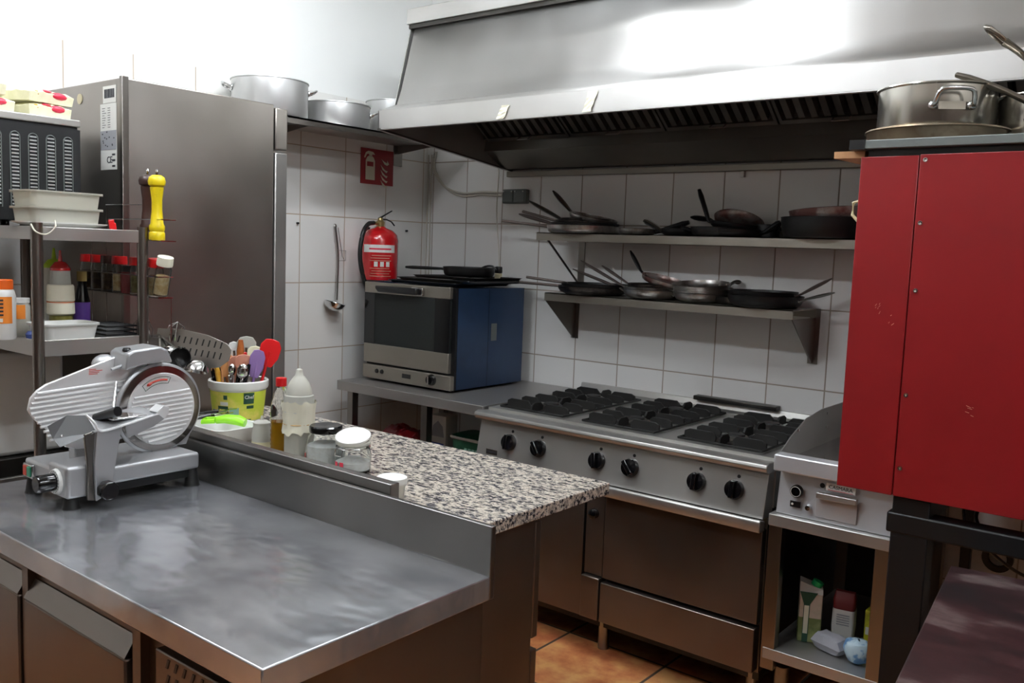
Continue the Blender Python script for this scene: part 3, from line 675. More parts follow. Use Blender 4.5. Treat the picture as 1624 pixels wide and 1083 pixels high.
for y, z in ((-2.545, 1.045), (-2.50, 1.062)): MB().ball((1.312, y, z), (.002, .003, .003), 8).build('rivet', 'chrome', tr, True)
MB().prism([(-2.471, 1.050), (-2.408, 1.054), (-2.420, 1.0), (-2.432, .924), (-2.445, .89), (-2.475, .878), (-2.478, .971)], 'x', 1.322, 1.332).build('carriage_arm', 'alu_cast', sl, True, bevel=.002)
MB().prism([(-2.498, 1.043), (-2.471, 1.050), (-2.478, .971), (-2.475, .878), (-2.492, .882), (-2.49, .95)], 'x', 1.314, 1.324).build('arm_flange', 'steel_leg', sl, True, bevel=.002)
MB().tube([(1.33, -2.455, .905), (1.36, -2.455, .905)], .006, 8).build('knob_stem', 'black', sl, True)
b = MB()
b.prism([(-2.455 + (.0215 + .002 * (i % 2)) * math.cos(i * math.pi / 8), .905 + (.0215 + .002 * (i % 2)) * math.sin(i * math.pi / 8)) for i in range(16)], 'x', 1.335, 1.362)
b.build('carriage_knob', 'black_gloss', sl, True, bevel=.003)
MB().tube([(1.26, -2.439, 1.067), (1.335, -2.422, 1.091)], [.010, .0125], 14).build('pusher_handle', 'black', sl, True, smooth=True)
MB().tube([(1.32, -2.425, 1.10), (1.30, -2.407, 1.158)], .003, 8).build('pusher_rod', 'chrome', sl, True, smooth=True)
MB().box(1.26, 1.325, -2.43, -2.34, 1.067, 1.072).build('pusher_plate', 'chrome', sl, True, bevel=.002)

# ------------------------------------------------------------------ things on the granite
# white tray with peeler and cutlery
t = thing('cutlery_tray', 'white open tray holding a lime green peeler', 'tray', (1.075, -1.97, GZ))
loft([rrect(.09, .055, .02, 0), rrect(.095, .06, .02, .003), rrect(.115, .078, .025, .045), rrect(.12, .083, .028, .046)]).build('tray', 'white', t, smooth=True, solid=.003)
t = thing('peeler', 'lime green plastic peeler lying across the white tray', 'peeler', (1.09, -1.96, GZ + .052), (0, 4 * D2R, 38 * D2R))
t.scale = (.85, 1.5, 1.5)
b = MB().tube([(-.03, 0, 0), (.0, 0, .004), (.045, 0, .004), (.07, 0, 0)], [.011, .013, .015, .012], 12, flat=.7).build('grip', 'green', t, smooth=True)
MB().tube([(-.03, .012, 0), (-.075, .014, -.004), (-.078, 0, -.004), (-.075, -.014, -.004), (-.03, -.012, 0)], .005, 8).build('frame', 'green', t, smooth=True)
MB().box(-.068, -.06, -.014, .014, -.006, -.004).build('blade', 'chrome', t)
for k, (dx, dy, a) in enumerate(((-.06, .0, 60), (-.045, -.02, 75), (-.075, .02, 50))):
    t = thing('table_knife', ('dark handled knife lying outermost left in the white tray', 'dark handled knife lying nearest the peeler in the tray', 'dark handled knife lying rearmost in the white tray')[k], 'knife', (1.03 + dx * .6, -1.97 + dy, GZ + .05 + k * .006), (0, -8 * D2R, a * D2R), 'knives in the white tray')
    MB().tube([(-.05, 0, 0), (.03, 0, 0)], [.006, .008], 10, flat=.6).build('handle', 'black_gloss', t, smooth=True)
    MB().box(.03, .085, -.007, .007, -.0008, .0008).build('blade', 'chrome', t)
# bucket of utensils
BX, BYY = .885, -1.775
t = thing('plastic_bucket', 'white bucket with yellow green label full of spatulas', 'bucket', (BX, BYY, GZ))
rb = .076
MB().lathe([(0, 0), (rb, 0), (rb + .002, .004), (rb + .014, .118), (rb + .012, .118), (rb, .006), (0, .006)], 40).build('pail', 'white', t, smooth=True)
MB().lathe([(rb + .010, .112), (rb + .018, .112), (rb + .02, .118), (rb + .02, .136), (rb + .016, .139), (rb + .010, .136)], 40).build('rim', 'white', t, smooth=True)
lb = MB().lathe([(rb + .0035, .012), (rb + .004, .012), (rb + .0138, .106), (rb + .0133, .106)], 30, a0=-2.3, a1=.75).build('label', 'label_yg', t, smooth=True)
def patch(a0, a1, z0, z1, m, nm='print'):
    ra = lambda z: rb + .0042 + .0104 * (z - .012) / .1
    MB().lathe([(ra(z0), z0), (ra(z0) + .0006, z0), (ra(z1) + .0006, z1), (ra(z1), z1)], 8, a0=a0, a1=a1).build(nm, m, lb, smooth=True)
patch(-1.42, -.98, .03, .06, 'green_dark'); patch(-1.36, -1.02, .036, .05, 'label_yg'); patch(-.94, -.58, .032, .056, 'teal_print')
patch(-.42, -.02, .068, .104, 'green_dark', 'emblem'); patch(-1.15, -1.0, .082, .096, 'green_dark', 'emblem'); patch(-1.8, -1.55, .018, .045, 'blue_print')
patch(-1.4, -.1, .013, .017, 'green_dark'); patch(-1.3, -.98, .062, .074, 'paper'); patch(-.3, -.02, .052, .062, 'green_dark')
text('Chef', .016, 'lettering', 'paper', lb, T(BX, BYY, GZ) @ RZ(-12.6) @ T(rb + .0135, 0, .09) @ FACE_E, world=True)
V = -36
def utensil(name, label, cat, dx, dy, lean, az, head, length, m, hm=None, z=.05):
    """stands in the bucket; head: ('flat', w, h) or ('ball', r) or ('rod', r)"""
    t = thing(name, label, cat, (BX + dx * .74, BYY + dy * .74, GZ + z - .027), (-lean * D2R, 0, V * D2R), 'utensils standing in the bucket')
    k = head[0]
    if k == 'rod': MB().tube([(0, 0, 0), (0, 0, length * .6), (0, 0, length * .85), (0, 0, length)], [head[1] * .6, head[1] * .8, head[1], head[1] * .6], 12).build('handle', m, t, smooth=True); return t
    MB().tube([(0, 0, 0), (0, 0, length - head[2] * .5)], .005, 8).build('handle', hm or m, t, smooth=True)
    if k == 'flat':
        w_, h_ = head[1] * 1.15, head[2] * 1.1; z0 = length - h_
        pts = [(-w_ * .25, z0), (w_ * .25, z0), (w_ * .48, z0 + h_ * .35), (w_ * .5, z0 + h_ * .75), (w_ * .32, length - .004), (0, length), (-w_ * .32, length - .004), (-w_ * .5, z0 + h_ * .75), (-w_ * .48, z0 + h_ * .35)]
        MB().prism(pts, 'x', -.003, .003).build('blade', m, t, bevel=.0015)
    else: MB().ball((0, 0, length - head[1]), (.008, head[1] * .8, head[2] * .5), 16).build('bowl', m, t, smooth=True)
    return t
utensil('spatula', 'pale grey rubber spatula, smaller one at the left of the bucket', 'spatula', -.045, .03, -4, V, ('flat', .034, .06), .235, 'white', 'steel_leg')
utensil('spatula', 'large pale grey spatula at the back of the bucket', 'spatula', -.0, .04, 0, V, ('flat', .055, .075), .255, 'squeeze', 'steel_leg')
utensil('spatula', 'bright red spatula leaning out at the right of the bucket', 'spatula', .065, .03, 14, 10, ('flat', .058, .085), .258, 'red', 'red')
utensil('spatula', 'lilac spatula in front of the bright red one', 'spatula', .062, -.0, 10, 5, ('flat', .042, .085), .22, 'lilac', 'lilac')
utensil('wooden_spoon', 'wide orange toned wooden spoon at the left front of the bucket', 'spoon', -.05, -.03, -6, V, ('flat', .058, .07), .195, 'wood')
utensil('wooden_spoon', 'wooden spoon tucked behind the wide front spoon', 'spoon', -.052, -.0, -8, V, ('flat', .05, .06), .2, 'wood')
utensil('wooden_spatula', 'pinkish wooden spatula right of the two wooden spoons', 'spatula', -.015, -.01, 2, V, ('flat', .045, .06), .192, 'pink_wood')
utensil('wooden_spatula', 'square ended wooden spatula left of the lilac spatula', 'spatula', .03, -.01, 3, V, ('flat', .048, .05), .2, 'pink_wood')
utensil('wooden_spatula', 'pale wooden spatula just behind the lilac one', 'spatula', .045, .02, 6, V, ('flat', .045, .055), .228, 'bag_cream')
utensil('rubber_spatula', 'small red spatula tip behind the square wooden spatula', 'spatula', .02, .01, 2, V, ('flat', .03, .04), .205, 'red')
utensil('rolling_stick', 'brown wooden stick with rounded end in the bucket', 'stick', .005, .0, 1, V, ('rod', .0125), .245, 'brown_wood')
utensil('wooden_utensil', 'yellow utensil handle at the bucket front', 'utensil', -.03, -.055, -8, V, ('rod', .009), .165, 'bag_gold')
for i, (dx, lean, lab) in enumerate(((-.07, -8, 'leftmost'), (-.055, -4, 'next to the leftmost'), (.02, 10, 'just right of the chrome spoon'), (.038, 12, 'in front of the chrome ladle'), (.05, 14, 'rightmost'))):
    utensil('kitchen_knife', 'black utensil handle, ' + lab + ' in the bucket', 'utensil', dx, -.05, lean, V, ('rod', .0085), .16 + .004 * i, 'black_gloss')
utensil('spoon', 'chrome spoon bowl showing in the middle of the bucket', 'spoon', .005, -.05, 3, V, ('ball', .016, .04), .165, 'chrome')
utensil('spoon', 'chrome ladle bowl at the right front of the bucket', 'ladle', .06, -.045, 6, V, ('ball', .024, .05), .172, 'chrome')
utensil('wooden_utensil', 'short orange handle end at the bucket left edge', 'utensil', -.08, -.03, -6, V, ('rod', .006), .15, 'wood')
# steel canister with big utensils
CX_, CY_ = .735, -1.985
CX_, CY_ = .815, -2.012
t = thing('utensil_canister', 'steel canister behind the slicer holding large kitchen tools', 'canister', (CX_, CY_, GZ))
MB().lathe([(0, 0), (.042, 0), (.042, .284), (.044, .286), (.040, .286), (.040, .004), (0, .004)], 32).build('can', 'steel_z', t, smooth=True)
def whisk(x, y, z, lean, az, lab):
    t = thing('whisk', lab, 'whisk', (x, y, z), (0, lean * D2R, az * D2R), 'wire whisks in the canister'); MB().tube([(0, 0, 0), (0, 0, .16)], .006, 8).build('handle', 'chrome', t, smooth=True)
    b = MB()
    for k in range(5):
        a = k * 36 * D2R; c, s_ = math.cos(a), math.sin(a)
        b.tube([(.03 * q * c, .03 * q * s_, zz) for q, zz in ((.15, .16), (.6, .2), (1, .24), (.8, .27), (0, .285), (-.8, .27), (-1, .24), (-.6, .2), (-.15, .16))], .0012, 5)
    b.build('wires', 'chrome', t, smooth=True)
whisk(CX_ - .02, CY_, GZ + .06, -10, 40, 'wire whisk leaning left behind the rack post')
whisk(CX_ + .01, CY_ + .01, GZ + .05, 8, 40, 'wire whisk leaning right above the perforated skimmer')
def ladle(name, label, base, tip, r, m, cat='ladle', group=None, perf=False, az=0):
    t = thing(name, label, cat, tip, (0, 0, az * D2R), group); v = Vector(base) - Vector(tip)
    v = RZ(-az).to_3x3() @ v
    MB().tube([(0, 0, 0), v * .5, v], .0035, 8).build('handle', 'handle_steel', t, smooth=True)
    return t
# big perforated turner, flat and wide
t = thing('perforated_turner', 'wide grey perforated steel turner in the canister', 'turner', (.892, -1.985, 1.18), (0, 0, 0))
t.scale = (1.12, 1.12, 1.12)
PT = T(.0, .0, .0) @ RZ(38)
out = [(-.075, .0), (-.07, .048), (.0, .047), (.07, .034), (.125, .012), (.14, -.005), (.135, -.035), (.11, -.055), (.06, -.062), (.0, -.045), (-.06, -.03)]
pb = MB().prism([(x, z) for x, z in out], 'y', -.0012, .0012, PT @ RX(-14)).build('blade', 'steel_leg', t, bevel=.0008)
b = MB()
for i in range(9):
    for k in range(2):
        xx = -.03 + i * .017; zz = .022 - k * .03 - i * .002
        b.prism([(xx, zz - .009), (xx + .004, zz - .009), (xx + .008, zz + .009), (xx + .004, zz + .009)], 'y', -.0016, -.0013, PT @ RX(-14))
b.build('slots', 'black', pb)
MB().tube([(-.03, -.025, .0), (-.06, -.028, -.22)], .005, 8).build('handle', 'handle_steel', t, smooth=True)
def scoop(x, y, z, r, m, label, tilt, az, name='ladle'):
    t = thing(name, label, 'ladle', (x, y, z), (0, 0, 0), 'ladles hanging beside the canister'); X_ = RZ(az) @ RX(tilt)
    MB().lathe([(0, -r), (r * .5, -r * .87), (r * .87, -r * .5), (r, 0), (r * .96, 0), (r * .83, -r * .48), (r * .48, -r * .82), (0, -r * .95)], 28, X_).build('bowl', m, t, smooth=True)
    e = X_ @ Vector((0, r, 0)); MB().tube([e, e + Vector((-.03, .0, -.01)), Vector((CX_ + .015 - x, CY_ - .01 - y, 1.212 - z)), Vector((CX_ - .01 - x, CY_ - y, .95 - z))], .004, 8).build('handle', 'handle_steel', t, smooth=True)
scoop(.950, -2.06, 1.168, .024, 'chrome', 'small chrome ladle left of the dark one', 150, 30)
scoop(1.000, -2.055, 1.160, .032, 'pan_black', 'dark hollow ladle between two chrome ladles', 70, 40)
scoop(1.045, -2.03, 1.122, .036, 'chrome', 'large chrome ladle below the perforated turner', 160, 20)
# bottles and jars
s = squeeze(1.262, -1.955, GZ, .028, .092, 'milky', 'short squeeze bottle of pale sauce right of the white tray', None, 'mayo', .25, 'squeeze')
t = thing('oil_bottle', 'clear plastic bottle of yellow oil with a red cap', 'bottle', (1.350, -1.955, GZ))
ro = .029; pr = [(0, 0), (ro * .9, 0), (ro, .006)]
for i in range(7): pr += [(ro, .012 + i * .013), (ro * .95, .018 + i * .013)]
pr += [(ro, .11), (ro * .98, .13), (ro * .75, .165), (ro * .42, .183), (ro * .38, .19), (ro * .38, .196), (0, .196)]
MB().lathe(pr, 28).build('body', 'clear', t, smooth=True)
MB().lathe([(0, .004)] + [(r * .93, z) for r, z in pr[2:16]] + [(0, pr[15][1])], 28).build('oil', 'oil', t, smooth=True)
MB().lathe([(0, .196), (ro * .52, .19), (ro * .52, .213), (0, .215)], 20).build('cap', 'red', t, smooth=True)
t = thing('squeeze_bottle', 'tall white squeeze bottle wrapped in torn kitchen paper', 'squeeze bottle', (1.436, -1.96, GZ))
t.scale = (.95, .95, .88)
MB().lathe([(0, 0), (.04, 0), (.041, .004), (.041, .135), (.044, .15), (.044, .185), (.042, .2), (.034, .205), (0, .205)], 30).build('body', 'squeeze', t, smooth=True)
MB().lathe([(0, .2), (.038, .202), (.037, .215), (.028, .24), (.016, .258), (.012, .262), (.009, .28), (.003, .284), (.002, .292), (0, .292)], 30).build('nozzle_cap', 'milky', t, smooth=True)
b = MB(); rn = random.Random(5); n = 36; rows = [.085, .105, .118, .13, .15, .17, .182]
vs = []; fs = []
for k, z in enumerate(rows):
    for i in range(n):
        rr = .044 + rn.uniform(-.001, .004) + (.004 if k in (0, 5, 6) else 0); vs.append((rr * math.cos(i * 2 * math.pi / n), rr * math.sin(i * 2 * math.pi / n), z + (rn.uniform(-.008, .006) if k in (0, len(rows) - 1) else 0)))
for k in range(len(rows) - 1): fs += [(k * n + i, k * n + (i + 1) % n, (k + 1) * n + (i + 1) % n, (k + 1) * n + i) for i in range(n)]
b.add(vs, fs).build('paper_wrap', 'cream', t, smooth=True)
MB().tube([(.0455 * math.cos(a * .35), .0455 * math.sin(a * .35), .112) for a in range(18)], .0012, 5, True).build('rubber_band', 'bag_gold', t)
t = thing('glass_jar', 'round glass jar of salt with a black lid', 'jar', (1.545, -1.955, GZ))
gp_ = [(0, 0), (.045, 0), (.052, .006), (.054, .03), (.052, .06), (.046, .08), (.041, .088), (.041, .094), (.039, .094), (.039, .087), (.044, .078), (.050, .06), (.052, .03), (.05, .008), (0, .004)]
MB().lathe(gp_, 36).build('glass', 'glass', t, smooth=True)
MB().lathe([(0, .0045), (.048, .008), (.05, .03), (.048, .055), (.03, .062), (0, .058)], 36).build('salt', 'salt', t, smooth=True)
MB().lathe([(0, .09), (.043, .09), (.044, .092), (.044, .105), (.041, .108), (0, .106)], 36).build('lid', 'black_gloss', t, smooth=True)
MB().lathe([(.0545, .02), (.0548, .02), (.0548, .034), (.0545, .034)], 6, a0=-2.2, a1=-1.95).build('red_sticker', 'red', t)
t = thing('clip_jar', 'swing top glass jar of salt with a white lid', 'jar', (1.655, -1.955, GZ))
MB().lathe([(0, 0), (.04, 0), (.047, .006), (.048, .05), (.045, .062), (.041, .066), (.041, .075), (.039, .075), (.039, .066), (.043, .06), (.046, .05), (.045, .008), (0, .005)], 36).build('glass', 'glass', t, smooth=True)
MB().lathe([(0, .006), (.043, .01), (.044, .03), (.02, .04), (0, .036)], 36).build('salt', 'salt', t, smooth=True)
MB().lathe([(.0485, .0), (.049, 0), (.049, .0), (.0485, .0)], 8).build('base_ring', 'glass', t)
MB().tube([(.044 * math.cos(a * .35), .044 * math.sin(a * .35), .068) for a in range(18)], .0018, 6, True).build('wire_band', 'chrome', t)
MB().lathe([(.041, .073), (.046, .077), (.046, .083), (.041, .085)], 36).build('rubber_seal', 'milky', t, smooth=True)
LT = T(0, 0, .090) @ RX(14) @ RY(8)
MB().lathe([(0, 0), (.042, 0), (.046, .003), (.046, .008), (.040, .012), (0, .013)], 36, LT).build('lid', 'white_gloss', t, smooth=True)
b = MB().tube([(-.014, -.047, .066), (-.014, -.05, .05), (.014, -.05, .05), (.014, -.047, .066)], .0014, 6); b.build('clasp', 'chrome', t, smooth=True)
b = MB(); [b.lathe([(.0485, .018), (.0488, .018), (.0488, .034), (.0485, .034)], 4, a0=a, a1=a + .25) for a in (-1.9, -1.5)]; b.build('red_mark', 'bag_red', t)
t = thing('plastic_cup', 'white lidded plastic cup at the end of the steel rail', 'cup', (1.905, -2.055, GZ))
MB().lathe([(0, 0), (.03, 0), (.033, .04), (0, .04)], 30).build('body', 'milky', t, smooth=True)
MB().lathe([(0, .04), (.036, .038), (.037, .042), (.036, .052), (.032, .054), (0, .053)], 30).build('lid', 'white', t, smooth=True)

# ------------------------------------------------------------------ left wall: shelf, pots, sign, extinguisher, ladle
sh = thing('wall_shelf', 'steel wall shelf carrying aluminium pots near the corner', 'shelf', (.15, -.7, 2.01))
MB().box(.004, .32, -1.36, -.19, 2.022, 2.03).build('shelf_plate', 'steel_x', sh, True)
MB().box(.313, .32, -1.36, -.19, 2.002, 2.03).build('front_edge', 'steel_leg', sh, True)
for y in (-1.0, -.225):
    b = MB().box(.001, .006, y - .03, y + .03, 1.92, 2.022).prism([(.004, 1.98), (.3, 2.015), (.3, 2.022), (.004, 2.022)], 'y', y - .003, y + .003)
    b.build('bracket', 'steel_leg', sh, True)
def stockpot(x, y, z, r, h, label, az, m='alu'):
    t = thing('stock_pot', label, 'pot', (x, y, z), (0, 0, az * D2R), 'aluminium stock pots on the wall shelf')
    MB().lathe([(0, 0), (r * .97, 0), (r, .008), (r, h), (r + .004, h + .001), (r + .004, h + .005), (r - .004, h + .005), (r - .004, .01), (0, .006)], 48).build('body', m, t, smooth=True)
    for s_ in (1, -1):
        MB().tube(spline([(s_ * r, -.03, h - .035), (s_ * (r + .028), -.028, h - .022), (s_ * (r + .036), 0, h - .015), (s_ * (r + .028), .028, h - .022), (s_ * r, .03, h - .035)], 5), .0055, 8).build('handle', 'chrome', t, smooth=True)
        for yy in (-.03, .03): MB().ball((s_ * r, yy, h - .035), (.006, .011, .013), 10).build('handle_mount', 'chrome', t, smooth=True)
stockpot(.166, -1.135, 2.031, .158, .145, 'large aluminium stock pot beside the refrigerator top', 60)
stockpot(.166, -.775, 2.031, .152, .10, 'lower aluminium pot next to the hood', 55)
stockpot(.16, -.40, 2.031, .14, .165, 'tall aluminium pot mostly hidden behind the hood', 62)
tag(MB().prism([(-1.18, 1.99), (-1.174, 1.99), (-1.167, 2.02), (-1.173, 2.02)], 'x', .275, .28).build('paper_tag', 'cream'), 'small yellowish paper strip stuck under the pot shelf', 'tag')
# extinguisher sign
t = thing('extinguisher_sign', 'square dark red fire extinguisher sign on the left wall tiles', 'sign', (.001, -.365, 1.9))
MB().box(.0005, .004, -.475, -.255, 1.815, 1.99).build('panel', 'sign_red', t, True, bevel=.001)
S = lambda u, v: (-.475 + u * .22, 1.815 + v * .175)
b = MB().prism([S(.14, .12), S(.42, .12), S(.42, .66), S(.38, .75), S(.33, .79), S(.23, .79), S(.18, .75), S(.14, .66)], 'x', .004, .005)
b.build('extinguisher_symbol', 'sign_cream', t, True)
MB().prism([S(.18, .50), S(.37, .50), S(.37, .63), S(.18, .63)], 'x', .0051, .0056).build('symbol_label', 'sign_red', t, True)
MB().prism([S(.24, .80), S(.33, .80), S(.33, .84), S(.42, .84), S(.36, .91), S(.22, .93), S(.14, .88), S(.09, .74), S(.12, .72), S(.17, .83), S(.24, .85)], 'x', .004, .005).build('symbol_valve', 'sign_cream', t, True)
for k in range(4):
    q = k * .145
    MB().prism([S(.60, .38 - q + .1 + .1), S(.66, .28 - q + .1 + .06), S(.78, .24 - q + .12), S(.80, .20 - q + .14 + .04), S(.82, .32 - q + .1), S(.75, .33 - q + .1), S(.67, .40 - q + .1)], 'x', .004, .005).build('flame_symbol', 'sign_cream', t, True)
MB().prism([S(.62, .74), S(.72, .60), S(.80, .57), S(.86, .62), S(.80, .72), S(.80, .64), S(.72, .67)], 'x', .004, .005).build('flame_symbol', 'sign_cream', t, True)
# extinguisher
ex = thing('fire_extinguisher', 'red fire extinguisher with black hose on the left wall', 'fire extinguisher', (.11, -.435, 1.342))
er = .09
MB().lathe([(0, 0), (er * .96, .0), (er, .01), (er, .195), (er * .93, .222), (er * .7, .243), (er * .35, .255), (er * .25, .262), (0, .262)], 40).build('cylinder', 'red_gloss', ex, smooth=True)
cyl = MB().lathe([(er + .0004, .135), (er + .001, .135), (er + .001, .172), (er + .0004, .172)], 24, a0=-1.75, a1=.15).build('white_label', 'paper', ex, smooth=True)
b = MB()
for k, a in enumerate((-1.05, -.72, -.4)): b.lathe([(er + .0004, .066), (er + .001, .066), (er + .001, .09), (er + .0004, .09)], 6, a0=a, a1=a + .2)
b.build('pictograms', 'paper', ex)
b = MB()
for k in range(9):
    z = .018 + k * .0125
    if 4 <= k <= 5: continue
    b.lathe([(er + .0003, z), (er + .0008, z), (er + .0008, z + .004), (er + .0003, z + .004)], 16, a0=-1.3 + .05 * (k % 3), a1=-.1 - .1 * (k % 2))
b.build('small_print', 'pink_wood', ex)
for i, ch in enumerate('POLVO POLIVALENTE'):
    pass
b = MB().lathe([(er + .0012, .148), (er + .0014, .148), (er + .0014, .156), (er + .0012, .156)], 12, a0=-1.35, a1=-.1); b.build('label_print', 'bag_red', ex)
MB().lathe([(0, .26), (.02, .26), (.021, .285), (.014, .292), (.012, .305), (0, .305)], 20).build('valve', 'brass', ex, smooth=True)
MB().tube([(0, 0, .275), (.0, -.05, .278)], .009, 10).build('hose_connector', 'brass', ex, smooth=True)
MB().tube(spline([(0, -.045, .278), (.02, -.10, .268), (.04, -.15, .22), (.04, -.165, .12), (.04, -.14, .01), (.03, -.08, -.09), (.02, -.065, -.2)], 8), .011, 10).build('hose', 'rubber', ex, smooth=True)
MB().tube([(0, -.01, .3), (0, .02, .315), (0, .075, .342)], [.009, .006, .005], 8, flat=.6).build('lever', 'black', ex, smooth=True)
MB().tube([(0, -.01, .298), (0, .04, .298), (0, .075, .288), (0, .095, .27)], [.008, .006, .005, .005], 8, flat=.6).build('carry_handle', 'black', ex, smooth=True)
tag(MB().box(.001, .02, -.45, -.42, 1.55, 1.60).build('wall_bracket', 'black_metal'), 'small wall bracket behind the red extinguisher', 'bracket')
# ladle on the wall
t = thing('ladle', 'long handled steel ladle hanging on the left wall', 'ladle', (.035, -.64, 1.21))
MB().tube(spline([(.0, .0, .03), (-.005, .005, .1), (-.01, .012, .25), (-.012, -.005, .375), (-.018, -.005, .395), (-.028, .01, .385)], 5), .0055, 8, flat=.5).build('handle', 'handle_steel', t, smooth=True)
MB().lathe([(0, -.042), (.025, -.036), (.045, -.02), (.052, 0), (.049, 0), (.042, -.018), (.022, -.033), (0, -.038)], 32, T(.022, -.03, .02) @ RX(-12) @ RY(8)).build('bowl', 'chrome', t, smooth=True)
t = thing('wire_hook', 'small wire holder hanging beside the ladle', 'hook', (.012, -.60, 1.45))
MB().tube([(0, -.02, .14), (0, .01, .0), (0, .025, -.02), (0, -.02, -.02), (0, -.02, .03), (0, .03, .03), (0, .03, -.02)], .0014, 6).build('wire', 'handle_steel', t)
for i, (y, z, l) in enumerate(((-.857, 1.60, 'wall screw above and left of the ladle'), (-.15, 1.592, 'dark wall plug right of the extinguisher'))):
    tag(MB().tube([(.0, y, z), (.012, y, z)], .005, 8).build('wall_screw', 'black_metal'), l, 'screw', 'screws left in the left wall')

# ------------------------------------------------------------------ steel table in the corner with the oven
HZ = .868
st = thing('side_table', 'steel corner table carrying the convection oven', 'table', (.6, -.4, 0))
MB().box(.14, 1.052, -.72, -.004, HZ - .045, HZ).build('top', 'steel_y', st, True, bevel=.002)
for x in (.215, .70):
    for y in (-.685, -.05): MB().box(x - .018, x + .018, y - .018, y + .018, .0, HZ - .045).build('leg', 'steel_leg', st, True)
MB().box(.18, 1.03, -.70, -.02, .46, .485).build('lower_shelf', 'steel_dark', st, True)
OZ0, OZ1 = HZ + .012, 1.338
ov = thing('convection_oven', 'convection oven with blue sides and steel front on the corner table', 'oven', (.47, -.36, HZ))
ox0, ox1, oy0, oy1 = .185, .757, -.60, -.09
MB().box(ox0 + .001, ox1 - .001, oy0 + .025, oy0 + .039, OZ0 + .001, OZ1 - .001).build('front_frame', 'black_metal', ov, True)
b = MB().box(ox0, ox0 + .03, oy0 + .04, oy1, OZ0, OZ1).box(ox1 - .03, ox1, oy0 + .04, oy1, OZ0, OZ1 - .005).box(ox0 + .03, ox1 - .03, oy1 - .02, oy1 - .001, OZ0, OZ1 - .006).box(ox0 + .03, ox1 - .03, oy0 + .041, oy1 - .02, OZ1 - .02, OZ1 - .006).box(ox0 + .03, ox1 - .03, oy0 + .041, oy1 - .02, OZ0 + .001, .95)
b.build('casing', 'blue_side', ov, True)
MB().box(ox1, ox1 + .001, -.33, -.29, 1.09, 1.17).build('rating_plate', 'grey_box', ov, True)
MB().box(ox1, ox1 + .0008, -.351, -.3495, OZ0, OZ1 - .01).build('seam', 'black_metal', ov, True)
MB().box(ox0, ox1 - .02, oy0 + .004, oy0 + .025, 1.287, OZ1).build('door_top', 'oven_front', ov, True, bevel=.002)
MB().box(ox0, ox1 - .02, oy0 + .004, oy0 + .025, .955, 1.045).build('door_bottom', 'oven_front', ov, True, bevel=.002)
MB().box(ox0, ox1 - .02, oy0 + .006, oy0 + .02, 1.045, 1.287).build('door_glass', 'window_glass', ov, True)
for xa, xb in ((ox0, ox0 + .07), (ox1 - .11, ox1 - .02)): MB().box(xa, xb, oy0 + .0045, oy0 + .006, 1.045, 1.287).build('glass_border', 'lcd', ov, True)
MB().box(ox0, ox1, oy0, oy0 + .025, OZ0, .945).build('control_panel', 'oven_front', ov, True, bevel=.002)
MB().box(ox0 + .27, ox0 + .325, oy0 - .001, oy0, .905, .925).build('display', 'lcd', ov, True)
for x in (ox0 + .10, ox0 + .135): MB().lathe([(0, 0), (.011, 0), (.009, .006), (0, .007)], 16, T(x, oy0, .918) @ RX(90)).build('button', 'black_gloss', ov, True, smooth=True)
kb = MB().lathe([(0, 0), (.026, 0), (.024, .01), (.019, .022), (0, .024)], 24, T(ox0 + .46, oy0, .918) @ RX(90)).build('knob', 'black_gloss', ov, True, smooth=True)
MB().box(-.004, .004, -.018, .018, .022, .028, T(ox0 + .46, oy0, .918) @ RX(90)).build('pointer', 'chrome', kb, True)
hd = MB().prism([(ox0 + .11, 1.325), (ox0 + .38, 1.325), (ox0 + .38, 1.295), (ox0 + .13, 1.295), (ox0 + .11, 1.31)], 'y', oy0 - .035, oy0 - .015).build('handle', 'black', ov, True, bevel=.005)
MB().box(ox0 + .33, ox0 + .40, oy0 - .015, oy0 + .004, 1.292, 1.328).build('handle_bracket', 'chrome', hd, True, bevel=.003)
MB().box(ox0 + .12, ox0 + .14, oy0 - .015, oy0 + .004, 1.298, 1.322).build('handle_bracket', 'chrome', hd, True)
MB().box(ox0 + .03, ox1 - .03, oy1 - .03, oy1 - .02, .96, 1.31).build('cavity_back', 'oven_inside', ov, True)
b = MB()
for k in range(14): b.tube([(ox0 + .04, oy0 + .06 + k * .03, 1.12), (ox1 - .04, oy0 + .06 + k * .03, 1.12)], .002, 5)
b.build('wire_shelf', 'chrome', ov, True)
for x in (ox0 + .05, ox1 - .05):
    for y in (oy0 + .06, oy1 - .04): MB().tube([(x, y, HZ), (x, y, OZ0 + .002)], .018, 10).build('foot', 'rubber', ov, True)
# trays on the oven
G = 'baking trays stacked on the convection oven'
for k, (xa, xb, ya, yb, z, l) in enumerate(((.27, .70, -.52, -.13, 1.338, 'bottom dark baking tray on top of the convection oven'), (.31, .76, -.50, -.11, 1.352, 'middle baking tray with wire edge on the oven'), (.35, .75, -.44, -.10, 1.366, 'top black baking tray below the frying pan'))):
    t = thing('baking_tray', l, 'tray', ((xa + xb) / 2, (ya + yb) / 2, z), group=G); hx, hy = (xb - xa) / 2, (yb - ya) / 2
    loft([rrect(hx * .95, hy * .95, .01, .001), rrect(hx, hy, .012, .012), rrect(hx + .004, hy + .004, .014, .012)]).build('pan', ('steel_dark', 'steel_leg', 'pan_black')[k], t, smooth=True, solid=.0015)
    if k < 2: MB().tube([(p[0], p[1], .013) for p in rrect(hx + .006, hy + .006, .014, 0)], .0025, 6, True).build('rolled_rim', 'black_metal', t)

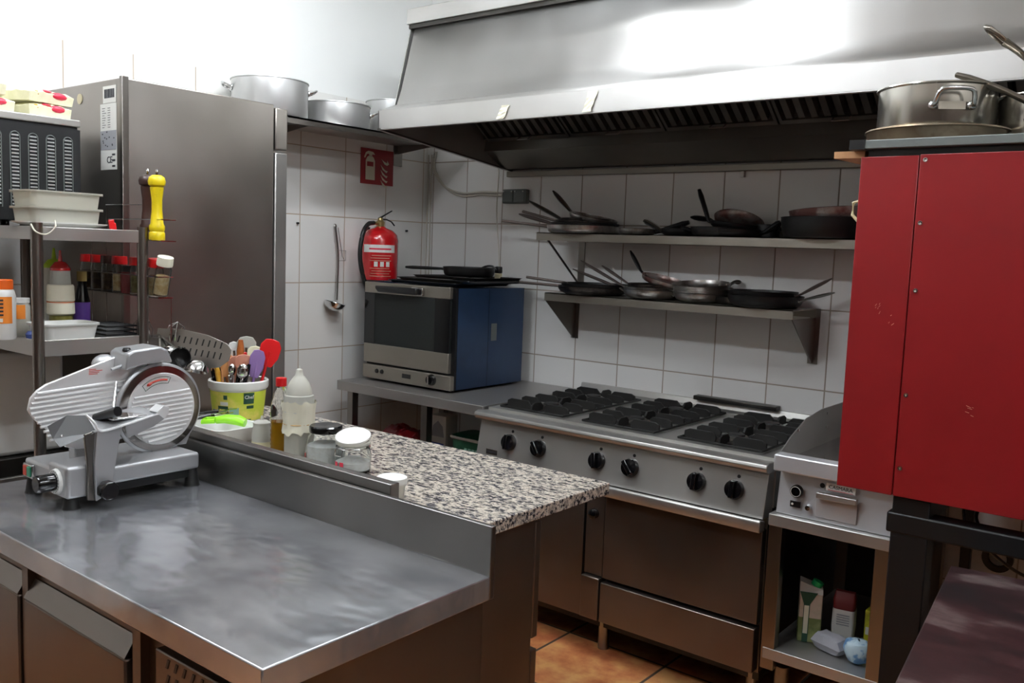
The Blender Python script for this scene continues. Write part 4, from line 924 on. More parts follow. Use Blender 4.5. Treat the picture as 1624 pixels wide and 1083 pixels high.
# ------------------------------------------------------------------ pans
def pan(label, x, y, z, r, h, az, hl=.2, lift=8, tilt=(0, 0), body='pan_black', handle='handle_iron', style='flat', group=None, flare=.012, name='frying_pan', hw=.018, inner=None):
    t = thing(name, label, 'pan', (x, y, z), (tilt[0] * D2R, tilt[1] * D2R, 0), group)
    MB().lathe([(0, 0), (r - flare - .008, 0), (r - flare, .003), (r - flare * .45, h * .28), (r - flare * .12, h * .65), (r, h), (r + .002, h + .001), (r - .001, h + .002), (r - flare * .12 - .002, h * .65), (r - flare * .45 - .002, h * .28 + .002), (r - flare - .002, .006), (0, .004)], 40).build('body', body, t, smooth=True)
    if inner: MB().lathe([(0, .0046), (r - flare - .004, .0074), (r - .003, h - .001)], 40).build('lining', inner, t, smooth=True)
    c, s_ = math.cos(az * D2R), math.sin(az * D2R); e = lift * D2R
    def P(d, u): return (c * (r - .004 + d), s_ * (r - .004 + d), h * .75 + u)
    if style == 'flat':
        pts = [P(0, -.008), P(.015, .0), P(.03, .008)] + [P(.03 + (hl - .03) * k / 5 * math.cos(e), .008 + (hl - .03) * k / 5 * math.sin(e)) for k in range(1, 6)]
        ho = MB().tube(pts, [hw * .75, hw * .65, hw * .7, hw * .9, hw * 1.05, hw * 1.05, hw * .9, hw * .4], 10, flat=.5).build('handle', handle, t, smooth=True)
    elif style == 'rod':
        pts = [P(0, 0)] + [P(.02 + (hl - .02) * k / 4 * math.cos(e), .004 + (hl - .02) * k / 4 * math.sin(e)) for k in range(5)]
        ho = MB().tube(pts, .0066, 8).build('handle', handle, t, smooth=True)
    else:
        pts = [P(0, -.005), P(.02, .0)] + [P(.02 + (hl - .02) * k / 5 * math.cos(e), (hl - .02) * k / 5 * math.sin(e)) for k in range(1, 6)]
        ho = MB().tube(pts, [hw * .8, hw * .8, hw, hw * 1.1, hw * 1.1, hw * 1.2, hw * .8], 12, flat=.6).build('handle', handle, t, smooth=True)
    b = MB()
    for q in (-1, 1): b.ball((c * (r - .004) - s_ * q * .008, s_ * (r - .004) + c * q * .008, h * .7), .004, 8)
    b.build('rivets', 'chrome', t, smooth=True)
    return t
t = pan('black deep frying pan on the trays above the convection oven', .575, -.29, 1.38, .125, .042, 200, .21, 0, style='fat', handle='pan_black', hw=.012)

# ------------------------------------------------------------------ switch, cables
t = thing('switch_box', 'grey double switch box on the back wall under the hood', 'switch', (.62, -.001, 1.78))
MB().box(.552, .70, -.035, -.001, 1.74, 1.81).build('box', 'grey_box', t, True, bevel=.006)
for x in (.557, .628): MB().box(x, x + .066, -.04, -.034, 1.745, 1.803).build('flap', 'grey_box', t, True, bevel=.005)
for x in (.565, .615, .637, .687): MB().ball((x, -.041, 1.798), .004, 8).build('screw', 'paper', t, True)
tag(MB().tube(spline([(.06, -.008, 2.015), (.045, -.008, 1.95), (.08, -.008, 1.88), (.16, -.008, 1.82), (.27, -.008, 1.795), (.4, -.008, 1.80), (.55, -.008, 1.795)], 8), .006, 8).build('conduit_cable', 'cable_white', smooth=True), 'upper white cable looping from the corner to the switch box', 'cable')
tag(MB().tube(spline([(.07, -.008, 2.015), (.06, -.008, 1.94), (.10, -.008, 1.87), (.17, -.008, 1.81), (.27, -.008, 1.78), (.4, -.008, 1.787), (.53, -.008, 1.78)], 8), .005, 8).build('conduit_cable', 'cable_white', smooth=True), 'lower white cable looping from the corner to the switch box', 'cable')
t = thing('hanging_plug', 'black and cream plug hanging on a thin white cable over the oven', 'plug', (.655, -.1, 1.37))
MB().tube(spline([(.50, -.05, 1.93), (.545, -.06, 1.9), (.55, -.07, 1.7), (.59, -.09, 1.5), (.60, -.1, 1.43)], 8), .003, 6).build('cable', 'cable_white', t, True, smooth=True)
t.location = (.60, -.1, 1.37)
for o in t.children: o.location = Vector((.055, 0, 0))
MB().box(-.016, .016, -.014, .014, .025, .06).build('plug_body', 'black', t, bevel=.006)
MB().box(-.015, .015, -.013, .013, -.005, .026).build('plug_collar', 'beige', t, bevel=.003)
MB().tube(spline([(0, -.01, .04), (-.03, -.02, .06), (-.08, -.03, .05), (-.14, -.05, .0), (-.2, -.08, -.02)], 6), .005, 8).build('black_lead', 'black', t, smooth=True)
for i, x in enumerate((.012, .035)):
    tag(MB().tube([(x, -.006, .5), (x, -.006, 2.0)], .004, 6).build('corner_pipe', 'cable_white'), ('thin white wall pipe running right in the corner', 'thin white wall pipe just right of the corner one')[i], 'pipe')

# ------------------------------------------------------------------ under the corner table
ZS = .4855
t = thing('milk_carton', 'white and blue carton on the shelf below the corner table', 'carton', (.56, -.42, ZS))
MB().box(-.05, .05, -.04, .04, 0, .24).build('box', 'paper', t, bevel=.002)
MB().box(-.047, .04, -.0415, -.04, .05, .11).build('blue_panel', 'blue_print', t)
MB().prism([(-.04, .14), (.04, .14), (.03, .19), (.0, .215), (-.03, .19)], 'y', -.0415, -.04).build('picture', 'grey_paper', t)
for i, (x, y, l) in enumerate(((.30, -.45, 'left red crisp bag under the corner table'), (.42, -.50, 'right red crisp bag under the corner table'))):
    pouch('snack_bag', l, 'bag', (x, y, ZS), (.16, .14, .16), 20 * i, 'red bags under the corner table', 'foil_red', 20 + i, False)
t = thing('plastic_tub', 'green plastic tub with a dark green lid below the corner table', 'tub', (.79, -.44, ZS))
loft([rrect(.08, .065, .02, 0), rrect(.1, .08, .03, .165)], True, True).build('body', 'green_tub', t, smooth=True)
loft([rrect(.105, .085, .032, .165), rrect(.108, .088, .034, .17), rrect(.106, .086, .034, .178)], True, False).build('rim', 'white', t, smooth=True)
loft([rrect(.102, .082, .032, .179), rrect(.09, .07, .03, .184)], True, True).build('lid', 'green_lid', t, smooth=True)
b = MB(); [b.box(-.01 + i * .022, .006 + i * .022, -.0795, -.077, .11, .13) for i in range(4)]; b.build('pale_print', 'teal_print', t)
MB().box(-.09, -.045, -.077, -.074, .03, .1, ).build('pale_patch', 'paper', t)
t = thing('glass_jar', 'dark storage jar with black lid beside the green tub', 'jar', (.965, -.42, ZS))
MB().lathe([(0, 0), (.045, 0), (.048, .01), (.048, .17), (.04, .185), (0, .185)], 24).build('body', 'steel_dark', t, smooth=True)
MB().lathe([(0, .185), (.043, .185), (.043, .205), (0, .205)], 24).build('lid', 'black', t, smooth=True)
t = thing('white_pot', 'white tapered tub with green lid pressed against the range', 'tub', (1.03, -.57, ZS))
t.location = (1.0, -.58, ZS)
MB().lathe([(0, 0), (.03, 0), (.042, .17), (0, .17)], 24).build('body', 'white', t, smooth=True)
MB().lathe([(0, .17), (.044, .17), (.044, .182), (0, .182)], 24).build('lid', 'cap_green', t, smooth=True)

# ------------------------------------------------------------------ gas range
rg = thing('gas_range', 'wide steel gas range with six burners and black knobs', 'range', (1.69, -.4, 0))
RA, RB, RY_ = 1.066, 2.302, -.765
MB().box(RA, RB, -.70, -.012, .70, .862).build('hob_body', 'steel_x', rg, True)
MB().prism([(-.70, .855), (RY_, .862), (RY_ - .018, .856), (RY_ - .022, .845), (RY_ - .016, .832), (RY_, .825), (-.70, .825)], 'x', RA - .004, RB + .002).build('front_rail', 'steel_x', rg, True, bevel=.003, seg=3)
MB().box(RA, RB, -.70, -.05, .862, .866).build('hob_top', 'steel_x', rg, True)
MB().prism([(-.05, .862), (-.004, .862), (-.004, .905), (-.02, .905), (-.028, .88), (-.05, .872)], 'x', RA, RB).build('back_upstand', 'steel_x', rg, True)
MB().prism([(-.745, .830), (-.70, .830), (-.70, .675), (-.775, .675)], 'x', RA + .004, RB - .004).build('control_panel', 'steel_x', rg, True, bevel=.002)
cup = MB().box(RA + .01, 1.596, -.755, -.02, .145, .675).build('cupboard', 'steel_front', rg, True, bevel=.002)
MB().box(RA + .25, RA + .253, -.757, -.75, .15, .67).build('door_gap', 'black', cup, True)
MB().box(1.612, RB, -.74, -.02, .145, .675).build('oven_body', 'steel_front', rg, True, bevel=.002)
MB().box(1.596, 1.612, -.735, -.5, .145, .67).build('dark_gap', 'black', rg, True)
od = MB().box(1.70, RB - .002, -.775, -.74, .322, .640).build('oven_door', 'steel_front', rg, True, bevel=.003)
MB().prism([(-.775, .640), (-.812, .640), (-.818, .648), (-.818, .676), (-.812, .682), (-.775, .672)], 'x', 1.69, RB + .004).build('handle_rail', 'steel_x', od, True, bevel=.003)
MB().box(1.70, RB - .004, -.785, -.74, .158, .308).build('lower_drawer', 'steel_front', rg, True, bevel=.003)
MB().box(1.614, 1.692, -.785, -.74, .158, .318).build('small_panel', 'steel_front', rg, True, bevel=.003)
sp_ = MB().box(1.614, 1.692, -.765, -.74, .322, .66).build('side_panel', 'steel_front', rg, True, bevel=.002)
MB().lathe([(0, 0), (.019, 0), (.018, .02), (.012, .024), (0, .025)], 20, T(1.65, -.765, .555) @ RX(90)).build('oven_knob', 'black_gloss', rg, True, smooth=True)
MB().box(RA + .02, RB - .02, -.68, -.05, .09, .145).build('plinth', 'black_metal', rg, True)
for x in (RA + .06, 1.65, RB - .05):
    for y in (-.66, -.1): MB().tube([(x, y, 0), (x, y, .145)], .022, 12).build('foot', 'steel_leg', rg, True, smooth=True)
np_ = MB().box(1.12, 1.178, -.772, -.766, .688, .712).build('nameplate', 'steel_leg', rg, True, bevel=.001)
text('ZANUSSI', .012, 'lettering', 'ink', np_, T(1.149, -.7725, .70) @ FACE_S, world=True)
for i, x in enumerate((1.232, 1.378, 1.648, 1.790, 2.052, 2.190)):
    zc = .752; yy = -.747 - (.83 - zc) * .19 - .002 + .004; K = T(x, -.760, zc) @ RX(79)
    k = MB().lathe([(0, 0), (.033, 0), (.034, .006), (.030, .02), (.0, .022)], 28, K).build('knob', 'black_gloss', rg, True, smooth=True)
    MB().box(-.0085, .0085, -.029, .029, .02, .036, K @ RZ((0, 35, 10, 40, 0, 0)[i])).build('knob_grip', 'black_gloss', k, True, bevel=.003)
    MB().lathe([(0, 0), (.006, 0), (.006, .003), (0, .003)], 12, T(x + .008, -.7505, .796) @ RX(79)).build('mark', 'black', rg, True)
# grates and burners
GX0 = (1.27, 1.675, 2.085)
for gi, gx in enumerate(GX0):
    for by in (-.54, -.225):
        MB().lathe([(0, 0), (.075, 0), (.085, .004), (.078, .008), (.05, .006), (0, .006)], 32, T(gx, by, .866)).build('burner_tray', 'steel_leg', rg, True, smooth=True)
        bn = MB().lathe([(0, .006), (.045, .006), (.048, .014), (.04, .02), (0, .02)], 28, T(gx, by, .866)).build('burner', 'burner', rg, True, smooth=True)
        MB().lathe([(0, .02), (.032, .02), (.03, .026), (0, .028)], 28, T(gx, by, .866)).build('burner_cap', 'cast_iron', bn, True, smooth=True)
    b = MB(); gw = .155
    b.tube([(gx - gw, -.68, .875), (gx + gw, -.68, .875), (gx + gw, -.085, .875), (gx - gw, -.085, .875)], .005, 6, True)
    def fin(xc, yc, a, l, hh=.034):
        b.prism([(0, 0), (l, 0), (l + .004, hh * .55), (l - .012, hh), (.02, hh), (.002, hh * .75)], 'y', -.0045, .0045, T(xc, yc, .870) @ RZ(a))
    for by in (-.54, -.225):
        for s_ in (-1, 1):
            for q in (-.095, 0, .095): fin(gx + s_ * gw, by + q, 180 if s_ > 0 else 0, .12 if abs(q) > .05 else .095)
        for s_ in (-1, 1): fin(gx, by + s_ * .14, -90 if s_ > 0 else 90, .075)
    b.box(gx - gw, gx + gw, -.386, -.378, .870, .888)
    gr = b.build('grate', 'cast_iron', rg, True, bevel=.0015, seg=1)
t = thing('flue_vent', 'low steel flue vent with slots at the back of the range', 'vent', (1.85, -.03, .905))
MB().box(1.66, 2.03, -.048, -.004, .9055, .924).build('duct', 'steel_dark', t, True, bevel=.003)
MB().box(1.68, 2.01, -.0492, -.048, .910, .914).build('slot', 'black', t, True)

# ------------------------------------------------------------------ griddle and its stand
gz0 = .712
sd = thing('equipment_stand', 'open steel stand with bottom shelf under the small griddle', 'stand', (2.5, -.45, 0))
MB().box(2.322, 2.698, -.79, -.05, .668, .706).build('top', 'steel_x', sd, True, bevel=.003)
for x in (2.345, 2.675):
    for y in (-.765, -.08): MB().box(x - .022, x + .022, y - .018, y + .018, .19, .668).build('upright', 'steel_leg', sd, True, bevel=.002)
    for y in (-.72, -.1): MB().lathe([(0, 0), (.02, 0), (.024, .012), (.024, .19), (0, .19)], 16, T(x + (.03 if x < 2.5 else -.03), y, 0)).build('foot', 'steel_leg', sd, True, smooth=True)
MB().box(2.33, 2.69, -.785, -.06, .225, .262).build('bottom_shelf', 'steel_x', sd, True, bevel=.002)
MB().box(2.38, 2.64, -.60, -.16, .19, .225).build('rail', 'steel_leg', sd, True)
MB().box(2.324, 2.696, -.09, -.075, .26, .668).build('back_panel', 'steel_dark', sd, True)
MB().box(2.685, 2.694, -.76, -.08, .26, .668).build('side_panel', 'steel_dark', sd, True)
gd = thing('griddle', 'small steel countertop griddle with splash guard right of the range', 'griddle', (2.5, -.45, .706))
MB().prism([(-.765, .707), (-.06, .707), (-.06, .85), (-.745, .85)], 'x', 2.335, 2.69).build('body', 'steel_griddle', gd, True, bevel=.003)
MB().box(2.33, 2.692, -.80, -.745, .85, .903).build('front_edge', 'steel_griddle', gd, True, bevel=.005)
MB().box(2.335, 2.69, -.745, -.06, .85, .872).build('plate', 'chrome', gd, True)
MB().prism([(-.75, .86), (-.06, .86), (-.06, 1.0), (-.40, 1.0), (-.55, .985), (-.68, .94), (-.75, .905)], 'x', 2.332, 2.336).build('splash_guard', 'steel_y', gd, True)
MB().prism([(-.75, .86), (-.06, .86), (-.06, 1.0), (-.40, 1.0), (-.55, .985), (-.68, .94), (-.75, .905)], 'x', 2.688, 2.692).build('splash_guard', 'steel_y', gd, True)
MB().box(2.334, 2.69, -.064, -.06, .86, 1.0).build('splash_guard', 'steel_x', gd, True)
for y, z in ((-.62, .955), (-.35, .98), (-.35, .93)): MB().ball((2.338, y, z), (.002, .006, .006), 8).build('rivet', 'chrome', gd, True)
fp = -.7655
kk = MB().lathe([(0, 0), (.021, 0), (.019, .012), (0, .014)], 24, T(2.4, fp, .79) @ RX(90)).build('thermostat_knob', 'black_gloss', gd, True, smooth=True)
MB().lathe([(.0148, .0130), (.0165, .0125), (.0165, .0142), (.0148, .0142)], 24, T(2.4, fp, .79) @ RX(90)).build('dial_ring', 'paper', kk, True)
ss = MB().box(2.382, 2.415, -.772, fp, .738, .758).build('rocker_switch', 'black', gd, True, bevel=.001)
MB().ball((2.39, -.773, .748), (.004, .003, .004), 8).build('lamp', 'paper', ss, True)
MB().lathe([(0, 0), (.010, 0), (.008, .012), (0, .013)], 16, T(2.44, fp, .745) @ RX(90)).build('reset_button', 'chrome', gd, True, smooth=True)
MB().lathe([(0, 0), (.008, 0), (0, .001)], 16, T(2.478, fp, .823) @ RX(90)).build('hole', 'black', gd, True)
npl = MB().box(2.49, 2.58, -.769, fp, .812, .836).build('nameplate', 'paper', gd, True)
text('CASMARA', .016, 'lettering', 'ink', npl, T(2.535, -.7695, .824) @ FACE_S, world=True)
MB().box(2.497, 2.573, -.7698, -.769, .8135, .815).build('red_underline', 'bag_red', npl, True)
dw = MB().box(2.462, 2.588, -.768, fp, .722, .80).build('grease_drawer', 'steel_griddle', gd, True, bevel=.001)
MB().box(2.468, 2.59, -.79, -.768, .786, .804).build('handle', 'steel_hood', dw, True, bevel=.002)
t = thing('toaster', 'small white and black appliance standing behind the griddle guard', 'appliance', (2.56, -.2, .872))
MB().box(-.065, .065, -.06, .06, .0, .15).build('body', 'white', t, bevel=.01)
MB().box(-.05, .05, -.05, .05, .15, .185).build('top_part', 'black_gloss', t, bevel=.01)
# contents of the stand
t = thing('juice_carton', 'tall green and pale drink carton with a green screw cap', 'carton', (2.418, -.62, .2625), (0, 0, 22 * D2R))
MB().box(-.036, .036, -.032, .032, 0, .165).build('lower_box', 'carton_pale', t, bevel=.003)
MB().add([(-.036, -.032, .165), (.036, -.032, .165), (.036, .032, .165), (-.036, .032, .165), (-.036, -.02, .20), (.036, -.02, .178), (.036, .032, .178), (-.036, .032, .20)], [(0, 1, 5, 4), (1, 2, 6, 5), (2, 3, 7, 6), (3, 0, 4, 7), (4, 5, 6, 7)]).build('gable', 'paper', t)
MB().box(-.0365, .0365, -.0325, .0325, .0, .085).build('green_half', 'carton_green', t, bevel=.003)
MB().prism([(-.022, .0), (-.004, .0), (-.002, .13), (.02, .17), (-.036, .17), (-.022, .13)], 'y', -.034, -.0325).build('dark_band', 'green_dark', t)
MB().prism([(-.02, .03), (-.006, .03), (-.005, .125), (-.02, .125)], 'y', -.0346, -.034).build('info_strip', 'cream', t)
MB().lathe([(0, 0), (.018, 0), (.018, .018), (0, .018)], 18, T(.014, 0, .184) @ RY(25)).build('cap', 'cap_green', t, smooth=True)
t = thing('flour_bag', 'white paper bag with dark red top inside the stand', 'bag', (2.515, -.57, .2625), (0, 0, 10 * D2R))
loft([rrect(.032, .028, .01, 0), rrect(.036, .03, .01, .06), rrect(.035, .029, .012, .12)], True, True).build('paper_bag', 'paper', t, smooth=True)
loft([rrect(.034, .028, .012, .12), rrect(.036, .022, .01, .15), rrect(.03, .01, .004, .175)], True, True).build('folded_top', 'maroon', t, smooth=True)
b = MB(); [b.box(-.02, .02, -.0312, -.0305, .07 + k * .008, .073 + k * .008) for k in range(5)]; b.build('print', 'grey_paper', t)
t = pouch('plastic_bag', 'crumpled clear plastic film at the foot of the white paper bag', 'bag', (2.51, -.665, .2625), (.11, .07, .06), -20, None, 'film', 33, False)
t = thing('blue_bag', 'crumpled blue and white plastic bag on the stand shelf', 'bag', (2.60, -.69, .2625))
b = MB(); rn = random.Random(4); b.ball((0, 0, .04), (.045, .04, .04), 14); b.v = [p + Vector((rn.uniform(-.005, .005), rn.uniform(-.005, .005), rn.uniform(-.004, .004) if p.z > .01 else 0)) for p in b.v]
b.build('bag', 'blue_bag', t, smooth=True)
t = thing('yellow_packet', 'small yellow green packet behind the crumpled blue bag', 'packet', (2.615, -.55, .2625))
MB().box(-.035, .035, -.02, .02, 0, .13).build('box', 'yellow_box', t, bevel=.003)
MB().box(-.03, .025, -.0212, -.02, .05, .075).build('print', 'paper', t)

# ------------------------------------------------------------------ wall shelves with pans
for nm, xa, xb, z, lab in (('wall_shelf', .938, 2.62, 1.597, 'upper steel wall shelf crowded with pans below the hood'), ('wall_shelf', .997, 2.149, 1.328, 'lower steel wall shelf with frying pans above the range')):
    t = thing(nm, lab, 'shelf', ((xa + xb) / 2, -.12, z - .1), group='steel pan shelves on the back wall')
    MB().box(xa, xb, -.25, -.002, z - .004, z).box(xa, xb, -.25, -.246, z - .036, z).box(xa, xb, -.006, -.002, z - .036, z + .0).build('shelf_plate', 'oven_front', t, True)
    if z < 1.5:
        for x in (xa + .004, xb - .004):
            MB().prism([(-.246, z - .036), (-.002, z - .036), (-.002, z - .215), (-.02, z - .215)], 'x', x - .002, x + .002).build('bracket', 'steel_leg', t, True)
            MB().box(x - .02, x + .02, -.004, -.001, z - .22, z).build('wall_plate', 'steel_leg', t, True)
    else:
        for x in (1.02, 2.55):
            MB().tube([(x - .06 + .03, -.235, z - .03), (x + .0, -.01, z - .235)], .005, 6).build('strut', 'steel_leg', t, True)
            MB().box(x - .015, x + .02, -.005, -.001, z - .26, z).build('wall_plate', 'steel_leg', t, True)
ZU, ZL = 1.5975, 1.3285
G = 'pans on the upper wall shelf'; Y0 = -.15
pan('broad steel pan with a long thin handle at the left end of the upper shelf', 1.13, -.155, ZU, .165, .032, 184, .29, 5, body='pan_steel', style='rod', group=G)
pan('black rimmed pan nested in the broad steel pan with a reddish flat handle', 1.13, -.15, ZU + .018, .155, .026, 186, .20, 13, body='pan_black', group=G, handle='handle_iron')
pan('dark pan nested highest in the left stack with a thin pointed handle', 1.12, -.14, ZU + .034, .13, .022, 180, .23, 12, body='pan_iron', style='rod', group=G)
pan('small dark pan in the left stack whose flat handle points steeply up left', 1.13, -.15, ZU + .045, .11, .02, 182, .22, 24, body='pan_iron', group=G, handle='handle_steel')
pan('steel pan leaning rightwards on the left stack with a looped handle', 1.165, -.14, ZU + .052, .11, .024, 180, .16, 30, (0, 12), 'pan_steel', 'handle_steel', group=G)
pan('small shiny steel pan between the left stack and the black handles', 1.405, -.15, ZU, .08, .024, 15, .15, 18, body='pan_steel', handle='pan_black', style='fat', group=G)
pan('small black pan with a bent chrome handle in the middle of the upper shelf', 1.60, -.14, ZU, .075, .028, 172, .12, 24, body='pan_black', handle='chrome', style='fat', group=G)
pan('black pan whose thick handle stands up with a hanging hole', 1.79, -.16, ZU, .115, .034, 188, .0001 + .05, 5, body='pan_black', handle='pan_black', style='fat', group=G)
t = pan('black iron pan resting tilted with its tall handle pointing up left', 1.84, -.13, ZU + .03, .10, .025, 180, .16, 62, (0, 6), 'pan_black', 'pan_black', 'fat', G, hw=.013)
pan('dark pan with brownish base leaning behind the tall handle', 1.83, -.08, ZU + .045, .10, .025, 182, .12, 5, (-24, 0), 'pan_inner', 'pan_black', 'flat', G)
pan('black pan with a thick stubby handle right of the tall handled one', 1.86, -.17, ZU + .002, .10, .025, 15, .09, 35, (0, 0), 'pan_black', 'pan_black', 'fat', G, hw=.02)
pan('small black saucepan behind the stubby handle on the upper shelf', 1.965, -.10, ZU, .05, .05, 0, .05, 0, body='pan_black', handle='pan_black', style='flat', group=G, flare=.002)
pan('large deep black pan at the right of the upper shelf', 2.215, -.15, ZU, .165, .075, 100, .04, 0, body='pan_black', handle='pan_black', style='fat', group=G, flare=.015, hw=.008)
pan('broad pan with brown and silver wall lying in the deep black pan', 2.24, -.13, ZU + .058, .165, .05, 0, .1, 0, (0, -4), 'pan_inner', 'handle_iron', 'flat', G, flare=.02)
G = 'pans on the lower wall shelf'
pan('black pan with a thin level handle at the left end of the lower shelf', 1.19, -.155, ZL, .155, .034, 180, .26, 1, body='pan_iron', style='rod', group=G, flare=.03)
pan('second black pan nested in the leftmost one on the lower shelf', 1.20, -.15, ZL + .022, .15, .026, 182, .23, 4, body='pan_black', style='rod', group=G)
pan('polished steel pan with a rusty flat handle in the middle left of the lower shelf', 1.50, -.155, ZL, .128, .038, 186, .28, 17, body='pan_steel', group=G, flare=.03, hw=.012)
pan('thin pan nested in the polished one with a steep rusty handle', 1.49, -.15, ZL + .026, .12, .022, 184, .26, 25, body='pan_steel', group=G, hw=.012)
pan('dark pan nested above with the third slanting handle on the lower shelf', 1.50, -.145, ZL + .04, .115, .022, 182, .17, 28, body='pan_iron', group=G, hw=.012)
pan('pan leaning right with silver and red base and a curved dark handle', 1.54, -.14, ZL + .062, .10, .024, 180, .13, 42, (0, 14), 'pan_inner', 'pan_black', 'flat', G, hw=.014)
for k, l in enumerate(('bottom', 'middle', 'top')):
    pan('%s one of three nested bright steel pans on the lower shelf' % l, 1.72, -.15, ZL + k * .020, .112 + .003 * k, .036, 200 if k < 2 else 50, .06, 0, (0 if k < 2 else 6, 0), 'pan_steel', 'handle_steel', 'flat', G, flare=.028)
pan('dark pan wedged low between the steel stack and the large black pan', 1.86, -.13, ZL, .09, .03, 200, .06, 5, body='pan_iron', style='flat', group=G)
pan('large black pan whose chrome tipped handle points right on the lower shelf', 2.0, -.16, ZL, .145, .045, -6, .14, 16, body='pan_black', handle='handle_steel', style='flat', group=G, flare=.025, hw=.012)
pan('black pan nested on top with a handle rising to the right', 1.98, -.14, ZL + .03, .135, .03, -2, .155, 30, body='pan_black', handle='handle_iron', style='flat', group=G, hw=.013)

# ------------------------------------------------------------------ extractor hood
hd_ = thing('extractor_hood', 'long steel extractor hood over the range and griddle', 'hood', (2.0, -.45, 1.9))
HA, HB, HF = .572, 3.45, -.89
th = .004
MB().box(HA, HB, HF, HF + th, 1.995, 2.07).box(HA, HB, HF, HF + .02, 1.992, 1.996).build('front_fascia', 'steel_hood', hd_, True)
def hx(y, z): return HA + .0
fr0 = (HF + .004, 2.07); 
MB().sweep([(HF + .002, 2.070), (-.80, 2.105), (-.775, 2.17), (-.74, 2.30), (-.705, 2.435)], 'x', HA + .015, HB).build('front_sheet', 'steel_hood', hd_, True, smooth=True, solid=.003)
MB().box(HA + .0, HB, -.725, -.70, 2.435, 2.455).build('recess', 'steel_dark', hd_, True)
MB().box(HA - .005, HB, -.735, -.69, 2.452, 2.515).build('top_trim', 'steel_hood', hd_, True, bevel=.002)
MB().prism([(HF, 1.993), (-.002, 1.90), (-.002, 2.5), (-.70, 2.5), (-.80, 2.105), (HF, 2.07)], 'x', HA, HA + .004).build('side_panel', 'steel_hood', hd_, True)
MB().prism([(HF, 1.993), (-.002, 1.90), (-.002, 2.5), (-.70, 2.5), (-.80, 2.105), (HF, 2.07)], 'x', HB - .004, HB).build('side_panel', 'steel_hood', hd_, True)
MB().prism([(HF, 1.990), (-.002, 1.897), (-.002, 1.905), (HF, 1.998)], 'x', HA - .004, HA + .016).build('side_flange', 'steel_leg', hd_, True)
MB().box(HA, HB, -.70, -.01, 2.49, 2.5).build('top_panel', 'steel_hood', hd_, True)
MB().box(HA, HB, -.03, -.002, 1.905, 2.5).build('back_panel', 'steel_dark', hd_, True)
MB().prism([(-.03, 1.905), (-.03, 2.05), (-.20, 2.05), (-.21, 1.975), (-.06, 1.905)], 'x', HA + .004, HB - .004).build('grease_trough', 'trough', hd_, True)
# baffle filters, tilted from low at the wall side up to the front
fy0, fz0, fy1, fz1 = -.20, 2.035, -.62, 2.33
ang = math.degrees(math.atan2(fz1 - fz0, -(fy1 - fy0))); Ls = math.hypot(fy1 - fy0, fz1 - fz0)
x = HA + .03; k = 0
while x < HB - .1:
    FT = T(x, fy0, fz0) @ RX(180 - ang) @ RX(0)
    FT = T(x, fy0, fz0) @ Matrix.Rotation(-(ang) * D2R, 4, 'X') @ Matrix.Scale(-1, 4, (0, 1, 0))
    b = MB(); wF = .47
    b.box(0, wF, 0, .02, -.02, .02, FT).box(0, wF, Ls - .02, Ls, -.02, .02, FT).box(0, .012, 0, Ls, -.02, .02, FT).box(wF - .012, wF, 0, Ls, -.02, .02, FT)
    f = b.build('baffle_filter', 'filter', hd_, True)
    b = MB(); n = 9
    for i in range(n):
        u = .02 + (wF - .04) * i / n; b.prism([(u, .012), (u + .006, -.012), (u + .030, -.012), (u + .036, .012), (u + .031, .012), (u + .027, -.007), (u + .009, -.007), (u + .005, .012)], 'y', .015, Ls - .015, FT)
    b.build('baffles', 'filter', f, True)
    hb = MB().tube([FT @ Vector((wF / 2 - .03, .02, -.02)), FT @ Vector((wF / 2 - .03, .03, -.045)), FT @ Vector((wF / 2 + .03, .03, -.045)), FT @ Vector((wF / 2 + .03, .02, -.02))], .003, 6).build('filter_handle', 'steel_leg', f, True)
    x += .478; k += 1
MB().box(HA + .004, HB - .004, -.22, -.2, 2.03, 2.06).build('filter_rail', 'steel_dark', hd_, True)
tag(MB().box(.575, 3.4, -.035, -.001, 1.870, 1.8965).build('wall_strip', 'oven_front', bevel=.002), 'narrow steel strip on the tiles under the hood', 'strip')
tag(MB().box(1.80, 1.815, -.02, -.001, 1.845, 1.8695).build('strip_clip', 'steel_leg'), 'tiny metal clip hanging from the strip under the hood', 'clip')
for i, (xx, l) in enumerate(((1.235, 'crumpled strip of tape on the hood edge, left one'), (1.62, 'torn strip of tape on the hood edge, right one'))):
    b = MB(); rn = random.Random(i + 3); v = []
    for a in range(7):
        for c in range(4): v.append((xx + (c - 1.5) * .012 + a * .004 + rn.uniform(-.003, .003), HF - .003 - rn.uniform(0, .004), 1.996 + a * (.0115 if i else .008)))
    f = [(a * 4 + c, a * 4 + c + 1, a * 4 + c + 5, a * 4 + c + 4) for a in range(6) for c in range(3)]
    tag(b.add(v, f).build('tape_strip', 'cream', solid=.001), l, 'tape', 'tape strips on the hood')

